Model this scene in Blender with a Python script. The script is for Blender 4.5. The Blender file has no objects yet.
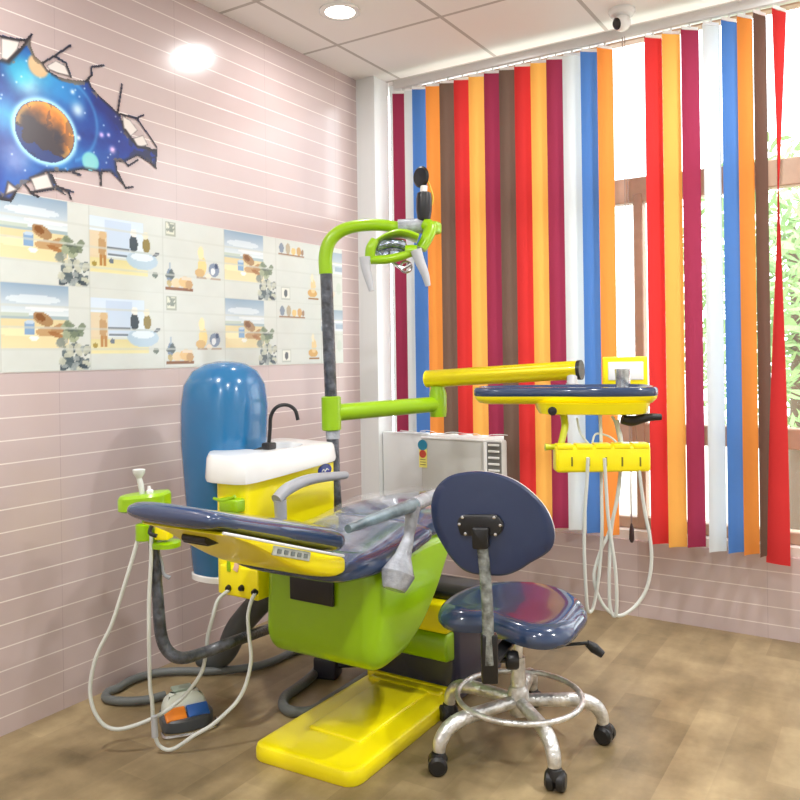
import bpy, bmesh, math, random
import numpy as np
from mathutils import Vector, Matrix
random.seed(7)
C = bpy.context.scene.collection
PI = math.pi

# ------------------------------------------------------------------ camera model (eye height 1.35 m)
F = 790.0; EYE = 1.35; YAW = math.radians(32.1); ROLL = math.radians(0.80)
DV = Vector((-math.sin(YAW), math.cos(YAW), 0)); RV = Vector((math.cos(YAW), math.sin(YAW), 0)); UP = Vector((0, 0, 1))
def ray(px, py):
    xc = px-400; yc = 354-py
    a = xc*math.cos(ROLL)+yc*math.sin(ROLL); b = -xc*math.sin(ROLL)+yc*math.cos(ROLL)
    return DV + RV*(a/F) + UP*(b/F)
def O3(): return Vector((0, 0, EYE))
def onz(px, py, z=0.0): v = ray(px, py); return O3() + v*((z-EYE)/v.z)
def onx(px, py, x): v = ray(px, py); return O3() + v*(x/v.x)
def ony(px, py, y): v = ray(px, py); return O3() + v*(y/v.y)
def ond(px, py, d): return O3() + ray(px, py)*d

# ------------------------------------------------------------------ materials
def lin(c):
    c = np.asarray(c, float)/255.0
    return np.where(c <= 0.04045, c/12.92, ((c+0.055)/1.055)**2.4)
def rgba(c): r = lin(c); return (float(r[0]), float(r[1]), float(r[2]), 1.0)
def mat(name, c, rough=0.4, metal=0.0, coat=0.0, spec=0.5, noise=0.0, nscale=20, bump=0.0, bscale=60):
    m = bpy.data.materials.new(name); m.use_nodes = True
    nt = m.node_tree; b = nt.nodes['Principled BSDF']
    b.inputs['Base Color'].default_value = rgba(c)
    b.inputs['Roughness'].default_value = rough; b.inputs['Metallic'].default_value = metal
    b.inputs['Coat Weight'].default_value = coat; b.inputs['Coat Roughness'].default_value = 0.06
    b.inputs['Specular IOR Level'].default_value = spec
    if noise or bump:
        tc = nt.nodes.new('ShaderNodeTexCoord')
    if noise:
        n = nt.nodes.new('ShaderNodeTexNoise'); n.inputs['Scale'].default_value = nscale; n.inputs['Detail'].default_value = 5
        nt.links.new(tc.outputs['Object'], n.inputs['Vector'])
        r = nt.nodes.new('ShaderNodeValToRGB')
        lo = [max(0, v*(1-noise)) for v in c]; hi = [min(255, v*(1+noise)) for v in c]
        r.color_ramp.elements[0].color = rgba(lo); r.color_ramp.elements[1].color = rgba(hi)
        r.color_ramp.elements[0].position = 0.3; r.color_ramp.elements[1].position = 0.7
        nt.links.new(n.outputs['Fac'], r.inputs['Fac']); nt.links.new(r.outputs['Color'], b.inputs['Base Color'])
    if bump:
        n2 = nt.nodes.new('ShaderNodeTexNoise'); n2.inputs['Scale'].default_value = bscale; n2.inputs['Detail'].default_value = 4
        nt.links.new(tc.outputs['Object'], n2.inputs['Vector'])
        bp = nt.nodes.new('ShaderNodeBump'); bp.inputs['Strength'].default_value = bump; bp.inputs['Distance'].default_value = 0.01
        nt.links.new(n2.outputs['Fac'], bp.inputs['Height']); nt.links.new(bp.outputs['Normal'], b.inputs['Normal'])
    return m
def emis(name, c, s):
    m = bpy.data.materials.new(name); m.use_nodes = True
    b = m.node_tree.nodes['Principled BSDF']
    b.inputs['Base Color'].default_value = rgba(c); b.inputs['Emission Color'].default_value = rgba(c); b.inputs['Emission Strength'].default_value = s
    return m
def math_node(nt, op, a, b=None, c=None):
    n = nt.nodes.new('ShaderNodeMath'); n.operation = op
    for i, v in enumerate((a, b, c)):
        if v is None: continue
        if hasattr(v, 'is_linked') or hasattr(v, 'node'): nt.links.new(v, n.inputs[i])
        else: n.inputs[i].default_value = v
    return n.outputs[0]
def tile_mat(name, axis, off):
    """pink ceramic courses 82.5 mm high with white joints; axis = the horizontal direction"""
    m = bpy.data.materials.new(name); m.use_nodes = True; nt = m.node_tree; b = nt.nodes['Principled BSDF']
    g = nt.nodes.new('ShaderNodeNewGeometry'); s = nt.nodes.new('ShaderNodeSeparateXYZ'); nt.links.new(g.outputs['Position'], s.inputs[0])
    z = math_node(nt, 'DIVIDE', math_node(nt, 'SUBTRACT', s.outputs['Z'], off), 0.0825)
    fz = math_node(nt, 'FRACT', z)
    h = math_node(nt, 'DIVIDE', math_node(nt, 'ADD', s.outputs[axis], 10.12), 0.6)
    fh = math_node(nt, 'FRACT', h)
    # joint mask: bright every course line
    dz = math_node(nt, 'ABSOLUTE', math_node(nt, 'SUBTRACT', fz, 0.5))
    joint = math_node(nt, 'GREATER_THAN', dz, 0.472)
    dh = math_node(nt, 'ABSOLUTE', math_node(nt, 'SUBTRACT', fh, 0.5))
    vj = math_node(nt, 'GREATER_THAN', dh, 0.4975)
    n = nt.nodes.new('ShaderNodeTexNoise'); n.inputs['Scale'].default_value = 1.7; n.inputs['Detail'].default_value = 4
    nt.links.new(g.outputs['Position'], n.inputs['Vector'])
    ramp = nt.nodes.new('ShaderNodeValToRGB')
    ramp.color_ramp.elements[0].position = 0.3; ramp.color_ramp.elements[0].color = rgba((192, 173, 171))
    ramp.color_ramp.elements[1].position = 0.7; ramp.color_ramp.elements[1].color = rgba((202, 184, 182))
    nt.links.new(n.outputs['Fac'], ramp.inputs['Fac'])
    mx = nt.nodes.new('ShaderNodeMix'); mx.data_type = 'RGBA'
    nt.links.new(vj, mx.inputs['Factor']); nt.links.new(ramp.outputs['Color'], mx.inputs[6]); mx.inputs[7].default_value = rgba((184, 166, 164))
    mx2 = nt.nodes.new('ShaderNodeMix'); mx2.data_type = 'RGBA'
    nt.links.new(joint, mx2.inputs['Factor']); nt.links.new(mx.outputs[2], mx2.inputs[6]); mx2.inputs[7].default_value = rgba((232, 222, 216))
    nt.links.new(mx2.outputs[2], b.inputs['Base Color'])
    b.inputs['Roughness'].default_value = 0.20; b.inputs['Specular IOR Level'].default_value = 0.75
    bp = nt.nodes.new('ShaderNodeBump'); bp.inputs['Strength'].default_value = 0.25; bp.inputs['Distance'].default_value = 0.002; bp.invert = True
    nt.links.new(joint, bp.inputs['Height']); nt.links.new(bp.outputs['Normal'], b.inputs['Normal'])
    return m
def floor_mat():
    m = bpy.data.materials.new('floor_tile'); m.use_nodes = True; nt = m.node_tree; b = nt.nodes['Principled BSDF']
    g = nt.nodes.new('ShaderNodeNewGeometry'); s = nt.nodes.new('ShaderNodeSeparateXYZ'); nt.links.new(g.outputs['Position'], s.inputs[0])
    cb = nt.nodes.new('ShaderNodeCombineXYZ')
    nt.links.new(math_node(nt, 'ADD', s.outputs['Y'], 0.25), cb.inputs[0]); nt.links.new(math_node(nt, 'ADD', s.outputs['X'], 0.50), cb.inputs[1])
    br = nt.nodes.new('ShaderNodeTexBrick'); nt.links.new(cb.outputs[0], br.inputs['Vector'])
    br.inputs['Scale'].default_value = 1.0; br.inputs['Brick Width'].default_value = 0.42; br.inputs['Row Height'].default_value = 0.14
    br.inputs['Mortar Size'].default_value = 0.0; br.offset = 0.37; br.offset_frequency = 2
    br.inputs['Color1'].default_value = (0.25, 0.25, 0.25, 1); br.inputs['Color2'].default_value = (0.75, 0.75, 0.75, 1)
    br.inputs['Mortar'].default_value = (0.5, 0.5, 0.5, 1); br.inputs['Bias'].default_value = 0.0
    n = nt.nodes.new('ShaderNodeTexNoise'); n.inputs['Scale'].default_value = 3.2; n.inputs['Detail'].default_value = 8; n.inputs['Roughness'].default_value = 0.65
    nt.links.new(g.outputs['Position'], n.inputs['Vector'])
    n2 = nt.nodes.new('ShaderNodeTexNoise'); n2.inputs['Scale'].default_value = 9; n2.inputs['Detail'].default_value = 6
    mp = nt.nodes.new('ShaderNodeMapping'); mp.inputs['Scale'].default_value = (1.0, 0.35, 1.0)
    nt.links.new(g.outputs['Position'], mp.inputs['Vector']); nt.links.new(mp.outputs[0], n2.inputs['Vector'])
    v = math_node(nt, 'ADD', math_node(nt, 'MULTIPLY', n.outputs['Fac'], 0.55), math_node(nt, 'MULTIPLY', n2.outputs['Fac'], 0.35))
    sp = nt.nodes.new('ShaderNodeSeparateColor'); nt.links.new(br.outputs['Color'], sp.inputs[0])
    v = math_node(nt, 'ADD', math_node(nt, 'SUBTRACT', v, 0.04), math_node(nt, 'MULTIPLY', sp.outputs[0], 0.24))
    r = nt.nodes.new('ShaderNodeValToRGB'); e = r.color_ramp.elements
    e[0].position = 0.34; e[0].color = rgba((104, 90, 62)); e[1].position = 0.74; e[1].color = rgba((184, 163, 124))
    k = e.new(0.54); k.color = rgba((146, 127, 94))
    nt.links.new(v, r.inputs['Fac']); nt.links.new(r.outputs['Color'], b.inputs['Base Color'])
    b.inputs['Roughness'].default_value = 0.36; b.inputs['Specular IOR Level'].default_value = 0.4
    return m
def ceil_mat():
    m = bpy.data.materials.new('ceiling_tile'); m.use_nodes = True; nt = m.node_tree; b = nt.nodes['Principled BSDF']
    g = nt.nodes.new('ShaderNodeNewGeometry'); s = nt.nodes.new('ShaderNodeSeparateXYZ'); nt.links.new(g.outputs['Position'], s.inputs[0])
    def line(sock, off):
        f = math_node(nt, 'FRACT', math_node(nt, 'DIVIDE', math_node(nt, 'ADD', sock, off), 0.63))
        return math_node(nt, 'GREATER_THAN', math_node(nt, 'ABSOLUTE', math_node(nt, 'SUBTRACT', f, 0.5)), 0.484)
    j = math_node(nt, 'MAXIMUM', line(s.outputs['X'], 1.87+6.3), line(s.outputs['Y'], -3.40+6.3))
    mx = nt.nodes.new('ShaderNodeMix'); mx.data_type = 'RGBA'
    nt.links.new(j, mx.inputs['Factor']); mx.inputs[6].default_value = rgba((240, 237, 234)); mx.inputs[7].default_value = rgba((190, 184, 178))
    nt.links.new(mx.outputs[2], b.inputs['Base Color']); b.inputs['Roughness'].default_value = 0.7
    return m
def paint_mat(name, rough=0.3):
    m = bpy.data.materials.new(name); m.use_nodes = True; nt = m.node_tree; b = nt.nodes['Principled BSDF']
    a = nt.nodes.new('ShaderNodeAttribute'); a.attribute_name = 'Col'
    nt.links.new(a.outputs['Color'], b.inputs['Base Color']); b.inputs['Roughness'].default_value = rough
    return m
def slat_mat(name, c):
    m = bpy.data.materials.new(name); m.use_nodes = True; nt = m.node_tree
    nt.nodes.remove(nt.nodes['Principled BSDF']); out = nt.nodes['Material Output']
    d = nt.nodes.new('ShaderNodeBsdfDiffuse'); t = nt.nodes.new('ShaderNodeBsdfTranslucent'); x = nt.nodes.new('ShaderNodeMixShader')
    g = nt.nodes.new('ShaderNodeNewGeometry'); w = nt.nodes.new('ShaderNodeTexWave'); w.bands_direction = 'Z'; w.inputs['Scale'].default_value = 60; w.inputs['Distortion'].default_value = 1
    nt.links.new(g.outputs['Position'], w.inputs['Vector'])
    mx = nt.nodes.new('ShaderNodeMix'); mx.data_type = 'RGBA'; mx.inputs[6].default_value = rgba(c); mx.inputs[7].default_value = rgba([v*0.96 for v in c])
    nt.links.new(w.outputs['Fac'], mx.inputs['Factor'])
    nt.links.new(mx.outputs[2], d.inputs['Color']); nt.links.new(mx.outputs[2], t.inputs['Color'])
    x.inputs[0].default_value = 0.24; nt.links.new(d.outputs[0], x.inputs[1]); nt.links.new(t.outputs[0], x.inputs[2]); nt.links.new(x.outputs[0], out.inputs['Surface'])
    return m
def clear_mat(name, c, alpha, rough=0.05, bump=0.0, bscale=30):
    """thin clear sheet: mostly see-through, with a glossy surface"""
    m = bpy.data.materials.new(name); m.use_nodes = True; nt = m.node_tree
    b = nt.nodes['Principled BSDF']; out = nt.nodes['Material Output']
    b.inputs['Base Color'].default_value = rgba(c); b.inputs['Roughness'].default_value = rough
    t = nt.nodes.new('ShaderNodeBsdfTransparent'); x = nt.nodes.new('ShaderNodeMixShader')
    x.inputs[0].default_value = alpha
    nt.links.new(t.outputs[0], x.inputs[1]); nt.links.new(b.outputs[0], x.inputs[2]); nt.links.new(x.outputs[0], out.inputs['Surface'])
    if bump:
        tc = nt.nodes.new('ShaderNodeTexCoord'); n = nt.nodes.new('ShaderNodeTexNoise'); n.inputs['Scale'].default_value = bscale; n.inputs['Detail'].default_value = 5; n.inputs['Distortion'].default_value = 1.5
        nt.links.new(tc.outputs['Object'], n.inputs['Vector'])
        bp = nt.nodes.new('ShaderNodeBump'); bp.inputs['Strength'].default_value = bump; bp.inputs['Distance'].default_value = 0.02
        nt.links.new(n.outputs['Fac'], bp.inputs['Height']); nt.links.new(bp.outputs['Normal'], b.inputs['Normal'])
        r = nt.nodes.new('ShaderNodeMapRange'); r.inputs[1].default_value = 0.42; r.inputs[2].default_value = 0.68; r.inputs[3].default_value = alpha*0.35; r.inputs[4].default_value = min(1, alpha*1.7)
        nt.links.new(n.outputs['Fac'], r.inputs[0]); nt.links.new(r.outputs[0], x.inputs[0])
    return m

LIME = mat('lime_plastic', (146, 190, 3), 0.28, coat=0.25)
YEL = mat('yellow_plastic', (255, 238, 12), 0.3, coat=0.25)
NAVY = mat('navy_vinyl', (46, 64, 96), 0.16, coat=0.7)
NAVYP = mat('navy_panel', (30, 44, 78), 0.3, coat=0.3)
BLACK = mat('black_plastic', (26, 26, 28), 0.35)
DARK = mat('dark_metal', (40, 40, 50), 0.4)
WHITEP = mat('white_plastic', (238, 238, 236), 0.25, coat=0.4)
GREYP = mat('grey_plastic', (186, 188, 192), 0.4)
PALE = mat('pale_trim', (225, 226, 228), 0.35)
STEEL = mat('steel', (200, 200, 200), 0.22, metal=1.0)
CHROME = mat('chrome_in_film', (222, 222, 218), 0.28, metal=0.75, noise=0.16, nscale=26, bump=0.5, bscale=70)
WRAP = mat('wrapped_dark_tube', (62, 66, 74), 0.3, coat=0.6, noise=0.45, nscale=30, bump=0.7, bscale=60)
WRAPG = mat('wrapped_grey', (158, 162, 170), 0.25, coat=0.5, noise=0.14, nscale=22, bump=0.7, bscale=45)
HOSE = mat('pale_hose', (214, 218, 212), 0.35)
GHOSE = mat('grey_hose', (104, 108, 106), 0.45, bump=0.2, bscale=90)
DHOSE = mat('dark_hose', (74, 80, 82), 0.45)
BLUE = mat('blue_shell', (30, 106, 156), 0.22, coat=0.5)
PAINT = mat('white_paint', (226, 228, 227), 0.5)
WOOD = mat('window_wood', (178, 152, 130), 0.45, noise=0.06, nscale=8)
ALU = mat('aluminium', (214, 214, 212), 0.35, metal=0.4)
ORANGE = mat('orange_pad', (246, 140, 40), 0.4)
BLUEPAD = mat('blue_pad', (40, 96, 176), 0.4)
CREAM = mat('pale_grey_green', (214, 220, 208), 0.35, coat=0.3)
ACM = mat('grey_ac', (196, 196, 190), 0.5)
SCREEN = mat('milk_screen', (240, 242, 242), 0.2)
FILM = clear_mat('clear_film', (238, 240, 246), 0.13, 0.06, 0.6, 6)
GLASS = clear_mat('window_glass', (235, 245, 240), 0.05, 0.02)
GREEN = mat('leaf_green', (150, 182, 120), 0.6)
BARK = mat('bark', (110, 92, 76), 0.8)
PAINTED = paint_mat('printed_tile', 0.2)
STICKER = paint_mat('printed_vinyl', 0.28)

# ------------------------------------------------------------------ mesh helpers
def B(): return bmesh.new()
def merge(bm, t):
    me = bpy.data.meshes.new('t'); t.to_mesh(me); t.free(); bm.from_mesh(me); bpy.data.meshes.remove(me)
def add_box(bm, c, s, rot=None, bevel=0.0, seg=3):
    t = B(); bmesh.ops.create_cube(t, size=1.0)
    for v in t.verts: v.co = Vector((v.co.x*s[0], v.co.y*s[1], v.co.z*s[2]))
    if bevel: bmesh.ops.bevel(t, geom=list(t.edges), offset=bevel, segments=seg, profile=0.5, affect='EDGES', clamp_overlap=True)
    R = rot if rot else Matrix.Identity(3)
    for v in t.verts: v.co = R @ v.co + Vector(c)
    merge(bm, t)
def ringloft(bm, rings, caps=True, closed=True):
    vs = [[bm.verts.new(p) for p in r] for r in rings]
    n = len(vs[0])
    for a, b in zip(vs[:-1], vs[1:]):
        for i in range(n if closed else n-1):
            j = (i+1) % n
            bm.faces.new((a[i], a[j], b[j], b[i]))
    if caps and closed:
        bm.faces.new(list(reversed(vs[0]))); bm.faces.new(vs[-1])
    return vs
def smooth_path(pts, sub=8):
    P = [Vector(p) for p in pts]
    if len(P) < 3: return P
    out = []
    for i in range(len(P)-1):
        p0 = P[max(i-1, 0)]; p1 = P[i]; p2 = P[i+1]; p3 = P[min(i+2, len(P)-1)]
        for k in range(sub):
            t = k/sub
            out.append(0.5*((2*p1)+(p2-p0)*t+(2*p0-5*p1+4*p2-p3)*t*t+(3*p1-p0-3*p2+p3)*t**3))
    out.append(P[-1]); return out
def add_tube(bm, pts, r, n=12, sub=8, smooth=True):
    P = smooth_path(pts, sub) if smooth else [Vector(p) for p in pts]
    m = len(P); rr = r if isinstance(r, (list, tuple)) else None
    T = [(P[min(i+1, m-1)]-P[max(i-1, 0)]).normalized() for i in range(m)]
    u = T[0].orthogonal().normalized(); rings = []
    for i in range(m):
        u = (u - T[i]*u.dot(T[i])).normalized(); w = T[i].cross(u)
        if rr:
            f = i/(m-1)*(len(rr)-1); k = min(int(f), len(rr)-2); ri = rr[k]+(rr[k+1]-rr[k])*(f-k)
        else: ri = r
        rings.append([P[i]+(u*math.cos(2*PI*k/n)+w*math.sin(2*PI*k/n))*ri for k in range(n)])
    ringloft(bm, rings)
def add_lathe(bm, prof, c, axis=(0, 0, 1), n=32, caps=True):
    a = Vector(axis).normalized(); u = a.orthogonal().normalized(); w = a.cross(u); c = Vector(c)
    ringloft(bm, [[c+a*z+(u*math.cos(2*PI*k/n)+w*math.sin(2*PI*k/n))*max(r, 1e-4) for k in range(n)] for r, z in prof], caps)
def add_torus(bm, c, R, r, n=48, m=12, axis=(0, 0, 1)):
    a = Vector(axis).normalized(); u = a.orthogonal().normalized(); w = a.cross(u); c = Vector(c)
    rings = []
    for i in range(n):
        e = u*math.cos(2*PI*i/n)+w*math.sin(2*PI*i/n)
        rings.append([c+e*(R+r*math.cos(2*PI*k/m))+a*r*math.sin(2*PI*k/m) for k in range(m)])
    rings.append(rings[0]); vs = [[bm.verts.new(p) for p in q] for q in rings[:-1]]
    for i in range(n):
        A = vs[i]; Bq = vs[(i+1) % n]
        for k in range(m): bm.faces.new((A[k], Bq[k], Bq[(k+1) % m], A[(k+1) % m]))
def rounded(poly, r, seg=6):
    """2-D polygon with rounded corners; r a number or one per corner"""
    n = len(poly); out = []
    for i in range(n):
        p = Vector(poly[i]); a = Vector(poly[i-1])-p; b = Vector(poly[(i+1) % n])-p
        ri = r[i] if isinstance(r, (list, tuple)) else r
        ri = min(ri, a.length*0.48, b.length*0.48)
        s = p+a.normalized()*ri; e = p+b.normalized()*ri
        for k in range(seg+1):
            t = k/seg; out.append((s*(1-t)**2+p*2*t*(1-t)+e*t*t))
    return out
def smooth_loop(pts, sub=6):
    P = [Vector(p) for p in pts]; n = len(P); out = []
    for i in range(n):
        p0, p1, p2, p3 = P[i-1], P[i], P[(i+1) % n], P[(i+2) % n]
        for k in range(sub):
            t = k/sub; out.append(0.5*((2*p1)+(p2-p0)*t+(2*p0-5*p1+4*p2-p3)*t*t+(3*p1-p0-3*p2+p3)*t**3))
    return out
def inset(pts, d):
    n = len(pts); area = sum(pts[i-1].x*pts[i].y-pts[i].x*pts[i-1].y for i in range(n)); sg = 1 if area > 0 else -1
    out = []
    for i in range(n):
        t = (pts[(i+1) % n]-pts[i-1])
        if t.length < 1e-9: out.append(pts[i].copy()); continue
        t.normalize(); out.append(pts[i]+Vector((-t.y, t.x))*d*sg)
    return out
def pad(bm, pts, levels, to3):
    """stack of inset outlines: levels = [(inset, height)]; to3(x, y, h) -> point"""
    area = sum(pts[i-1].x*pts[i].y-pts[i].x*pts[i-1].y for i in range(len(pts)))
    if area < 0: pts = list(reversed(pts))
    ringloft(bm, [[to3(p.x, p.y, h) for p in inset(pts, d)] for d, h in levels])
def centroid(pts): return sum(pts, Vector((0, 0)))/len(pts)
def scaled_pad(bm, pts, levels, to3, half):
    """like pad, but each level shrinks the outline towards its middle"""
    c = centroid(pts)
    ringloft(bm, [[to3(q.x, q.y, h) for q in [c+(p-c)*(1-d/half) for p in pts]] for d, h in levels])
def polar_outline(pts, n=72, smooth=4):
    c = centroid(pts); r = []
    for k in range(n):
        a = 2*PI*k/n; d = Vector((math.cos(a), math.sin(a))); best = 0.01
        for i in range(len(pts)):
            p, q2 = pts[i-1]-c, pts[i]-c; e = q2-p; den = d.x*e.y-d.y*e.x
            if abs(den) < 1e-12: continue
            t = (p.x*e.y-p.y*e.x)/den; u = (p.x*d.y-p.y*d.x)/den
            if t > 0 and -1e-6 <= u <= 1+1e-6: best = max(best, t)
        r.append(best)
    for _ in range(smooth): r = [(r[i-1]+2*r[i]+r[(i+1) % n])/4 for i in range(n)]
    return [c+Vector((math.cos(2*PI*k/n), math.sin(2*PI*k/n)))*r[k] for k in range(n)]
def add_prism(bm, pts, to3, h0, h1, bevel=0.0, seg=3):
    t = B(); a = [t.verts.new(to3(p[0], p[1], h0)) for p in pts]; b = [t.verts.new(to3(p[0], p[1], h1)) for p in pts]
    n = len(pts); t.faces.new(a); t.faces.new(list(reversed(b)))
    for i in range(n): t.faces.new((a[i], b[i], b[(i+1) % n], a[(i+1) % n]))
    bmesh.ops.recalc_face_normals(t, faces=t.faces)
    if bevel:
        ed = [e for e in t.edges if len(e.link_faces) == 2 and e.calc_face_angle(0) > 0.5]
        bmesh.ops.bevel(t, geom=ed, offset=bevel, segments=seg, profile=0.5, affect='EDGES', clamp_overlap=True)
    merge(bm, t)
def superring(y, xl, xr, zb, zt, n=32, e=3.2):
    cx, cz, a, b = (xl+xr)/2, (zb+zt)/2, (xr-xl)/2, (zt-zb)/2; out = []
    for k in range(n):
        t = 2*PI*k/n; ct, st = math.cos(t), math.sin(t)
        out.append(Vector((cx+a*math.copysign(abs(ct)**(2/e), ct), y, cz+b*math.copysign(abs(st)**(2/e), st))))
    return out
def cushion(bm, stations, e=3.2, sub=5, roundend=0.03):
    """stations (y, xl, xr, zb, zt) -> padded slab, ends rounded off"""
    S = smooth_path_nd(stations, sub); rings = []
    def shr(s, f, dy):
        y, xl, xr, zb, zt = s; cx, cz = (xl+xr)/2, (zb+zt)/2
        w = max((xr-xl)/2-roundend*(1-f), 0.01); h = (zt-zb)/2*f
        return superring(y+dy, cx-w, cx+w, cz-h, cz+h, e=e)
    sg = 1 if S[-1][0] > S[0][0] else -1
    for f in (0.15, 0.6, 0.88): rings.append(shr(S[0], f, -sg*roundend*math.sqrt(1-(1-(1-f))**2)*0.9))
    rings += [superring(*s, e=e) for s in S]
    for f in (0.88, 0.6, 0.15): rings.append(shr(S[-1], f, sg*roundend*math.sqrt(1-f*f)*0.9))
    ringloft(bm, rings)
def smooth_path_nd(st, sub):
    P = [np.array(s, float) for s in st]; out = []
    for i in range(len(P)-1):
        p0 = P[max(i-1, 0)]; p1 = P[i]; p2 = P[i+1]; p3 = P[min(i+2, len(P)-1)]
        for k in range(sub):
            t = k/sub; out.append(0.5*((2*p1)+(p2-p0)*t+(2*p0-5*p1+4*p2-p3)*t*t+(3*p1-p0-3*p2+p3)*t**3))
    out.append(P[-1]); return [tuple(float(v) for v in o) for o in out]

def wloc(o):
    v = Vector((0, 0, 0))
    while o is not None: v += o.location; o = o.parent
    return v
def obj(name, bm, m, parent=None, label=None, sharp=38, loc=None):
    me = bpy.data.meshes.new(name)
    bmesh.ops.recalc_face_normals(bm, faces=bm.faces)
    o = bpy.data.objects.new(name, me)
    base = wloc(parent) if parent else Vector((0, 0, 0))
    if loc is not None: o.location = Vector(loc)-base; base = Vector(loc)
    for v in bm.verts: v.co -= base
    bm.to_mesh(me); bm.free(); me.materials.append(m)
    for p in me.polygons: p.use_smooth = True
    me.set_sharp_from_angle(angle=math.radians(sharp))
    C.objects.link(o)
    if parent: o.parent = parent
    if label: o['label'] = label
    return o
def thing(name, label, cat, loc, group=None):
    o = bpy.data.objects.new(name, None); C.objects.link(o); o.location = loc; o.empty_display_size = 0.1
    o['label'] = label; o['category'] = cat
    if group: o['group'] = group
    return o
def tag(o, label, cat, group=None):
    o['label'] = label; o['category'] = cat
    if group: o['group'] = group
    return o
def struct(name, bm, m, parent=None, sharp=38):
    o = obj(name, bm, m, parent, sharp=sharp)
    if not parent: o['kind'] = 'structure'
    return o
def boxobj(name, c, s, m, parent=None, bevel=0.0, rot=None, label=None):
    b = B(); add_box(b, c, s, rot, bevel); return obj(name, b, m, parent, label)

# ------------------------------------------------------------------ room shell
XL, XR, YN, YW, ZC = -2.73, 2.0, -1.8, 4.03, 3.0
PINK_Y = tile_mat('pink_tile_side', 'Y', 1.3030); PINK_X = tile_mat('pink_tile_far', 'X', 1.3030)
def sbox(name, lo, hi, m, parent=None):
    b = B(); c = [(a+d)/2 for a, d in zip(lo, hi)]; s = [d-a for a, d in zip(lo, hi)]
    add_box(b, c, s); return struct(name, b, m, parent)
sbox('floor', (XL-0.1, YN-0.1, -0.1), (XR+0.1, YW+0.22, 0), floor_mat())
sbox('ceiling', (XL-0.1, YN-0.1, ZC), (XR+0.1, YW+0.22, ZC+0.1), ceil_mat())
wl = sbox('wall_left', (XL-0.1, YN-0.1, 0), (XL, YW+0.22, ZC), PINK_Y)
sbox('wall_far', (XL, YW, 0), (XR, YW+0.2, 0.385), PINK_X)
sbox('wall_right', (XR, YN-0.1, 0), (XR+0.1, YW+0.22, ZC), PAINT)
sbox('wall_near', (XL, YN-0.1, 0), (XR, YN, ZC), PAINT)
sbox('wall_lintel', (XL, YW+0.07, 2.995), (XR, YW+0.2, ZC), PAINT)
sbox('trim_1', (XL, 3.895, 0), (-2.60, YW+0.02, ZC), PAINT)     # white corner pier
sbox('trim_2', (-2.615, YW+0.02, 0.385), (XR, YW+0.2, 0.43), mat('sill', (222, 214, 206), 0.4))
# white reveal between pier and the first pane
sbox('trim_3', (-2.615, YW+0.06, 0.43), (-2.50, YW+0.16, 2.995), PAINT)

# window: timber frame and panes
w1 = bpy.data.objects.new('window_1', None); C.objects.link(w1); w1.location = (-0.4, YW+0.11, 0.43); w1['kind'] = 'structure'
fb = B()
yf = YW+0.11
def bar(x0, x1, z0, z1, d=0.07): add_box(fb, ((x0+x1)/2, yf, (z0+z1)/2), (x1-x0, d, z1-z0), bevel=0.006, seg=1)
bar(-2.50, XR, 2.115, 2.245); bar(-2.50, XR, 0.43, 0.49); bar(-2.50, XR, 2.955, 2.995)
bar(-2.50, XR, 0.875, 0.975)
for x in (-2.47, -1.118, 0.30, 1.55): bar(x-0.024, x+0.024, 0.43, 2.97 if x in (-2.47, 1.55) else 2.16, 0.08)
obj('window_frame', fb, WOOD, w1, label='brown timber window frame')
xs = [-2.44, -1.145, -1.09, 0.272, 0.328, 1.52]
for z0, z1 in ((0.49, 0.875), (0.975, 2.115), (2.245, 2.955)):
    if z0 > 2.2:
        boxobj('pane', ((xs[0]+xs[5])/2, yf, (z0+z1)/2), (xs[5]-xs[0], 0.006, z1-z0), GLASS, w1); continue
    for a in (0, 2, 4):
        boxobj('pane', ((xs[a]+xs[a+1])/2, yf, (z0+z1)/2), (xs[a+1]-xs[a], 0.006, z1-z0), GLASS, w1)

# ------------------------------------------------------------------ printed wall tiles
def grid_panel(name, y0, y1, z0, z1, x, res, paint, parent, m, mask=None):
    ny = max(2, int(round((y1-y0)/res))); nz = max(2, int(round((z1-z0)/res)))
    Y, Z = np.meshgrid(np.linspace(y0, y1, ny+1), np.linspace(z0, z1, nz+1))
    col = paint(Y, Z)
    keep = mask(Y, Z) if mask is not None else np.ones_like(Y, bool)
    fk = keep[:-1, :-1] & keep[1:, :-1] & keep[:-1, 1:] & keep[1:, 1:]
    idx = np.arange((ny+1)*(nz+1)).reshape(nz+1, ny+1)
    q = np.stack([idx[:-1, :-1], idx[:-1, 1:], idx[1:, 1:], idx[1:, :-1]], -1)[fk]
    used = np.unique(q); remap = np.full(idx.size, -1); remap[used] = np.arange(len(used)); q = remap[q]
    base = wloc(parent) if parent else Vector((0, 0, 0))
    co = np.stack([np.full(Y.size, x), Y.ravel(), Z.ravel()], -1)[used]
    origin = Vector(co.mean(0)); co = co-np.array(origin)
    me = bpy.data.meshes.new(name); me.from_pydata(co.tolist(), [], q.tolist())
    ca = me.color_attributes.new('Col', 'FLOAT_COLOR', 'POINT')
    c4 = np.ones((len(used), 4)); c4[:, :3] = lin(col.reshape(-1, 3)[used].clip(0, 255)); ca.data.foreach_set('color', c4.ravel())
    me.materials.append(m); o = bpy.data.objects.new(name, me); C.objects.link(o); o.location = origin-base
    if parent: o.parent = parent
    return o
rs = np.random.RandomState(3)
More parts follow.
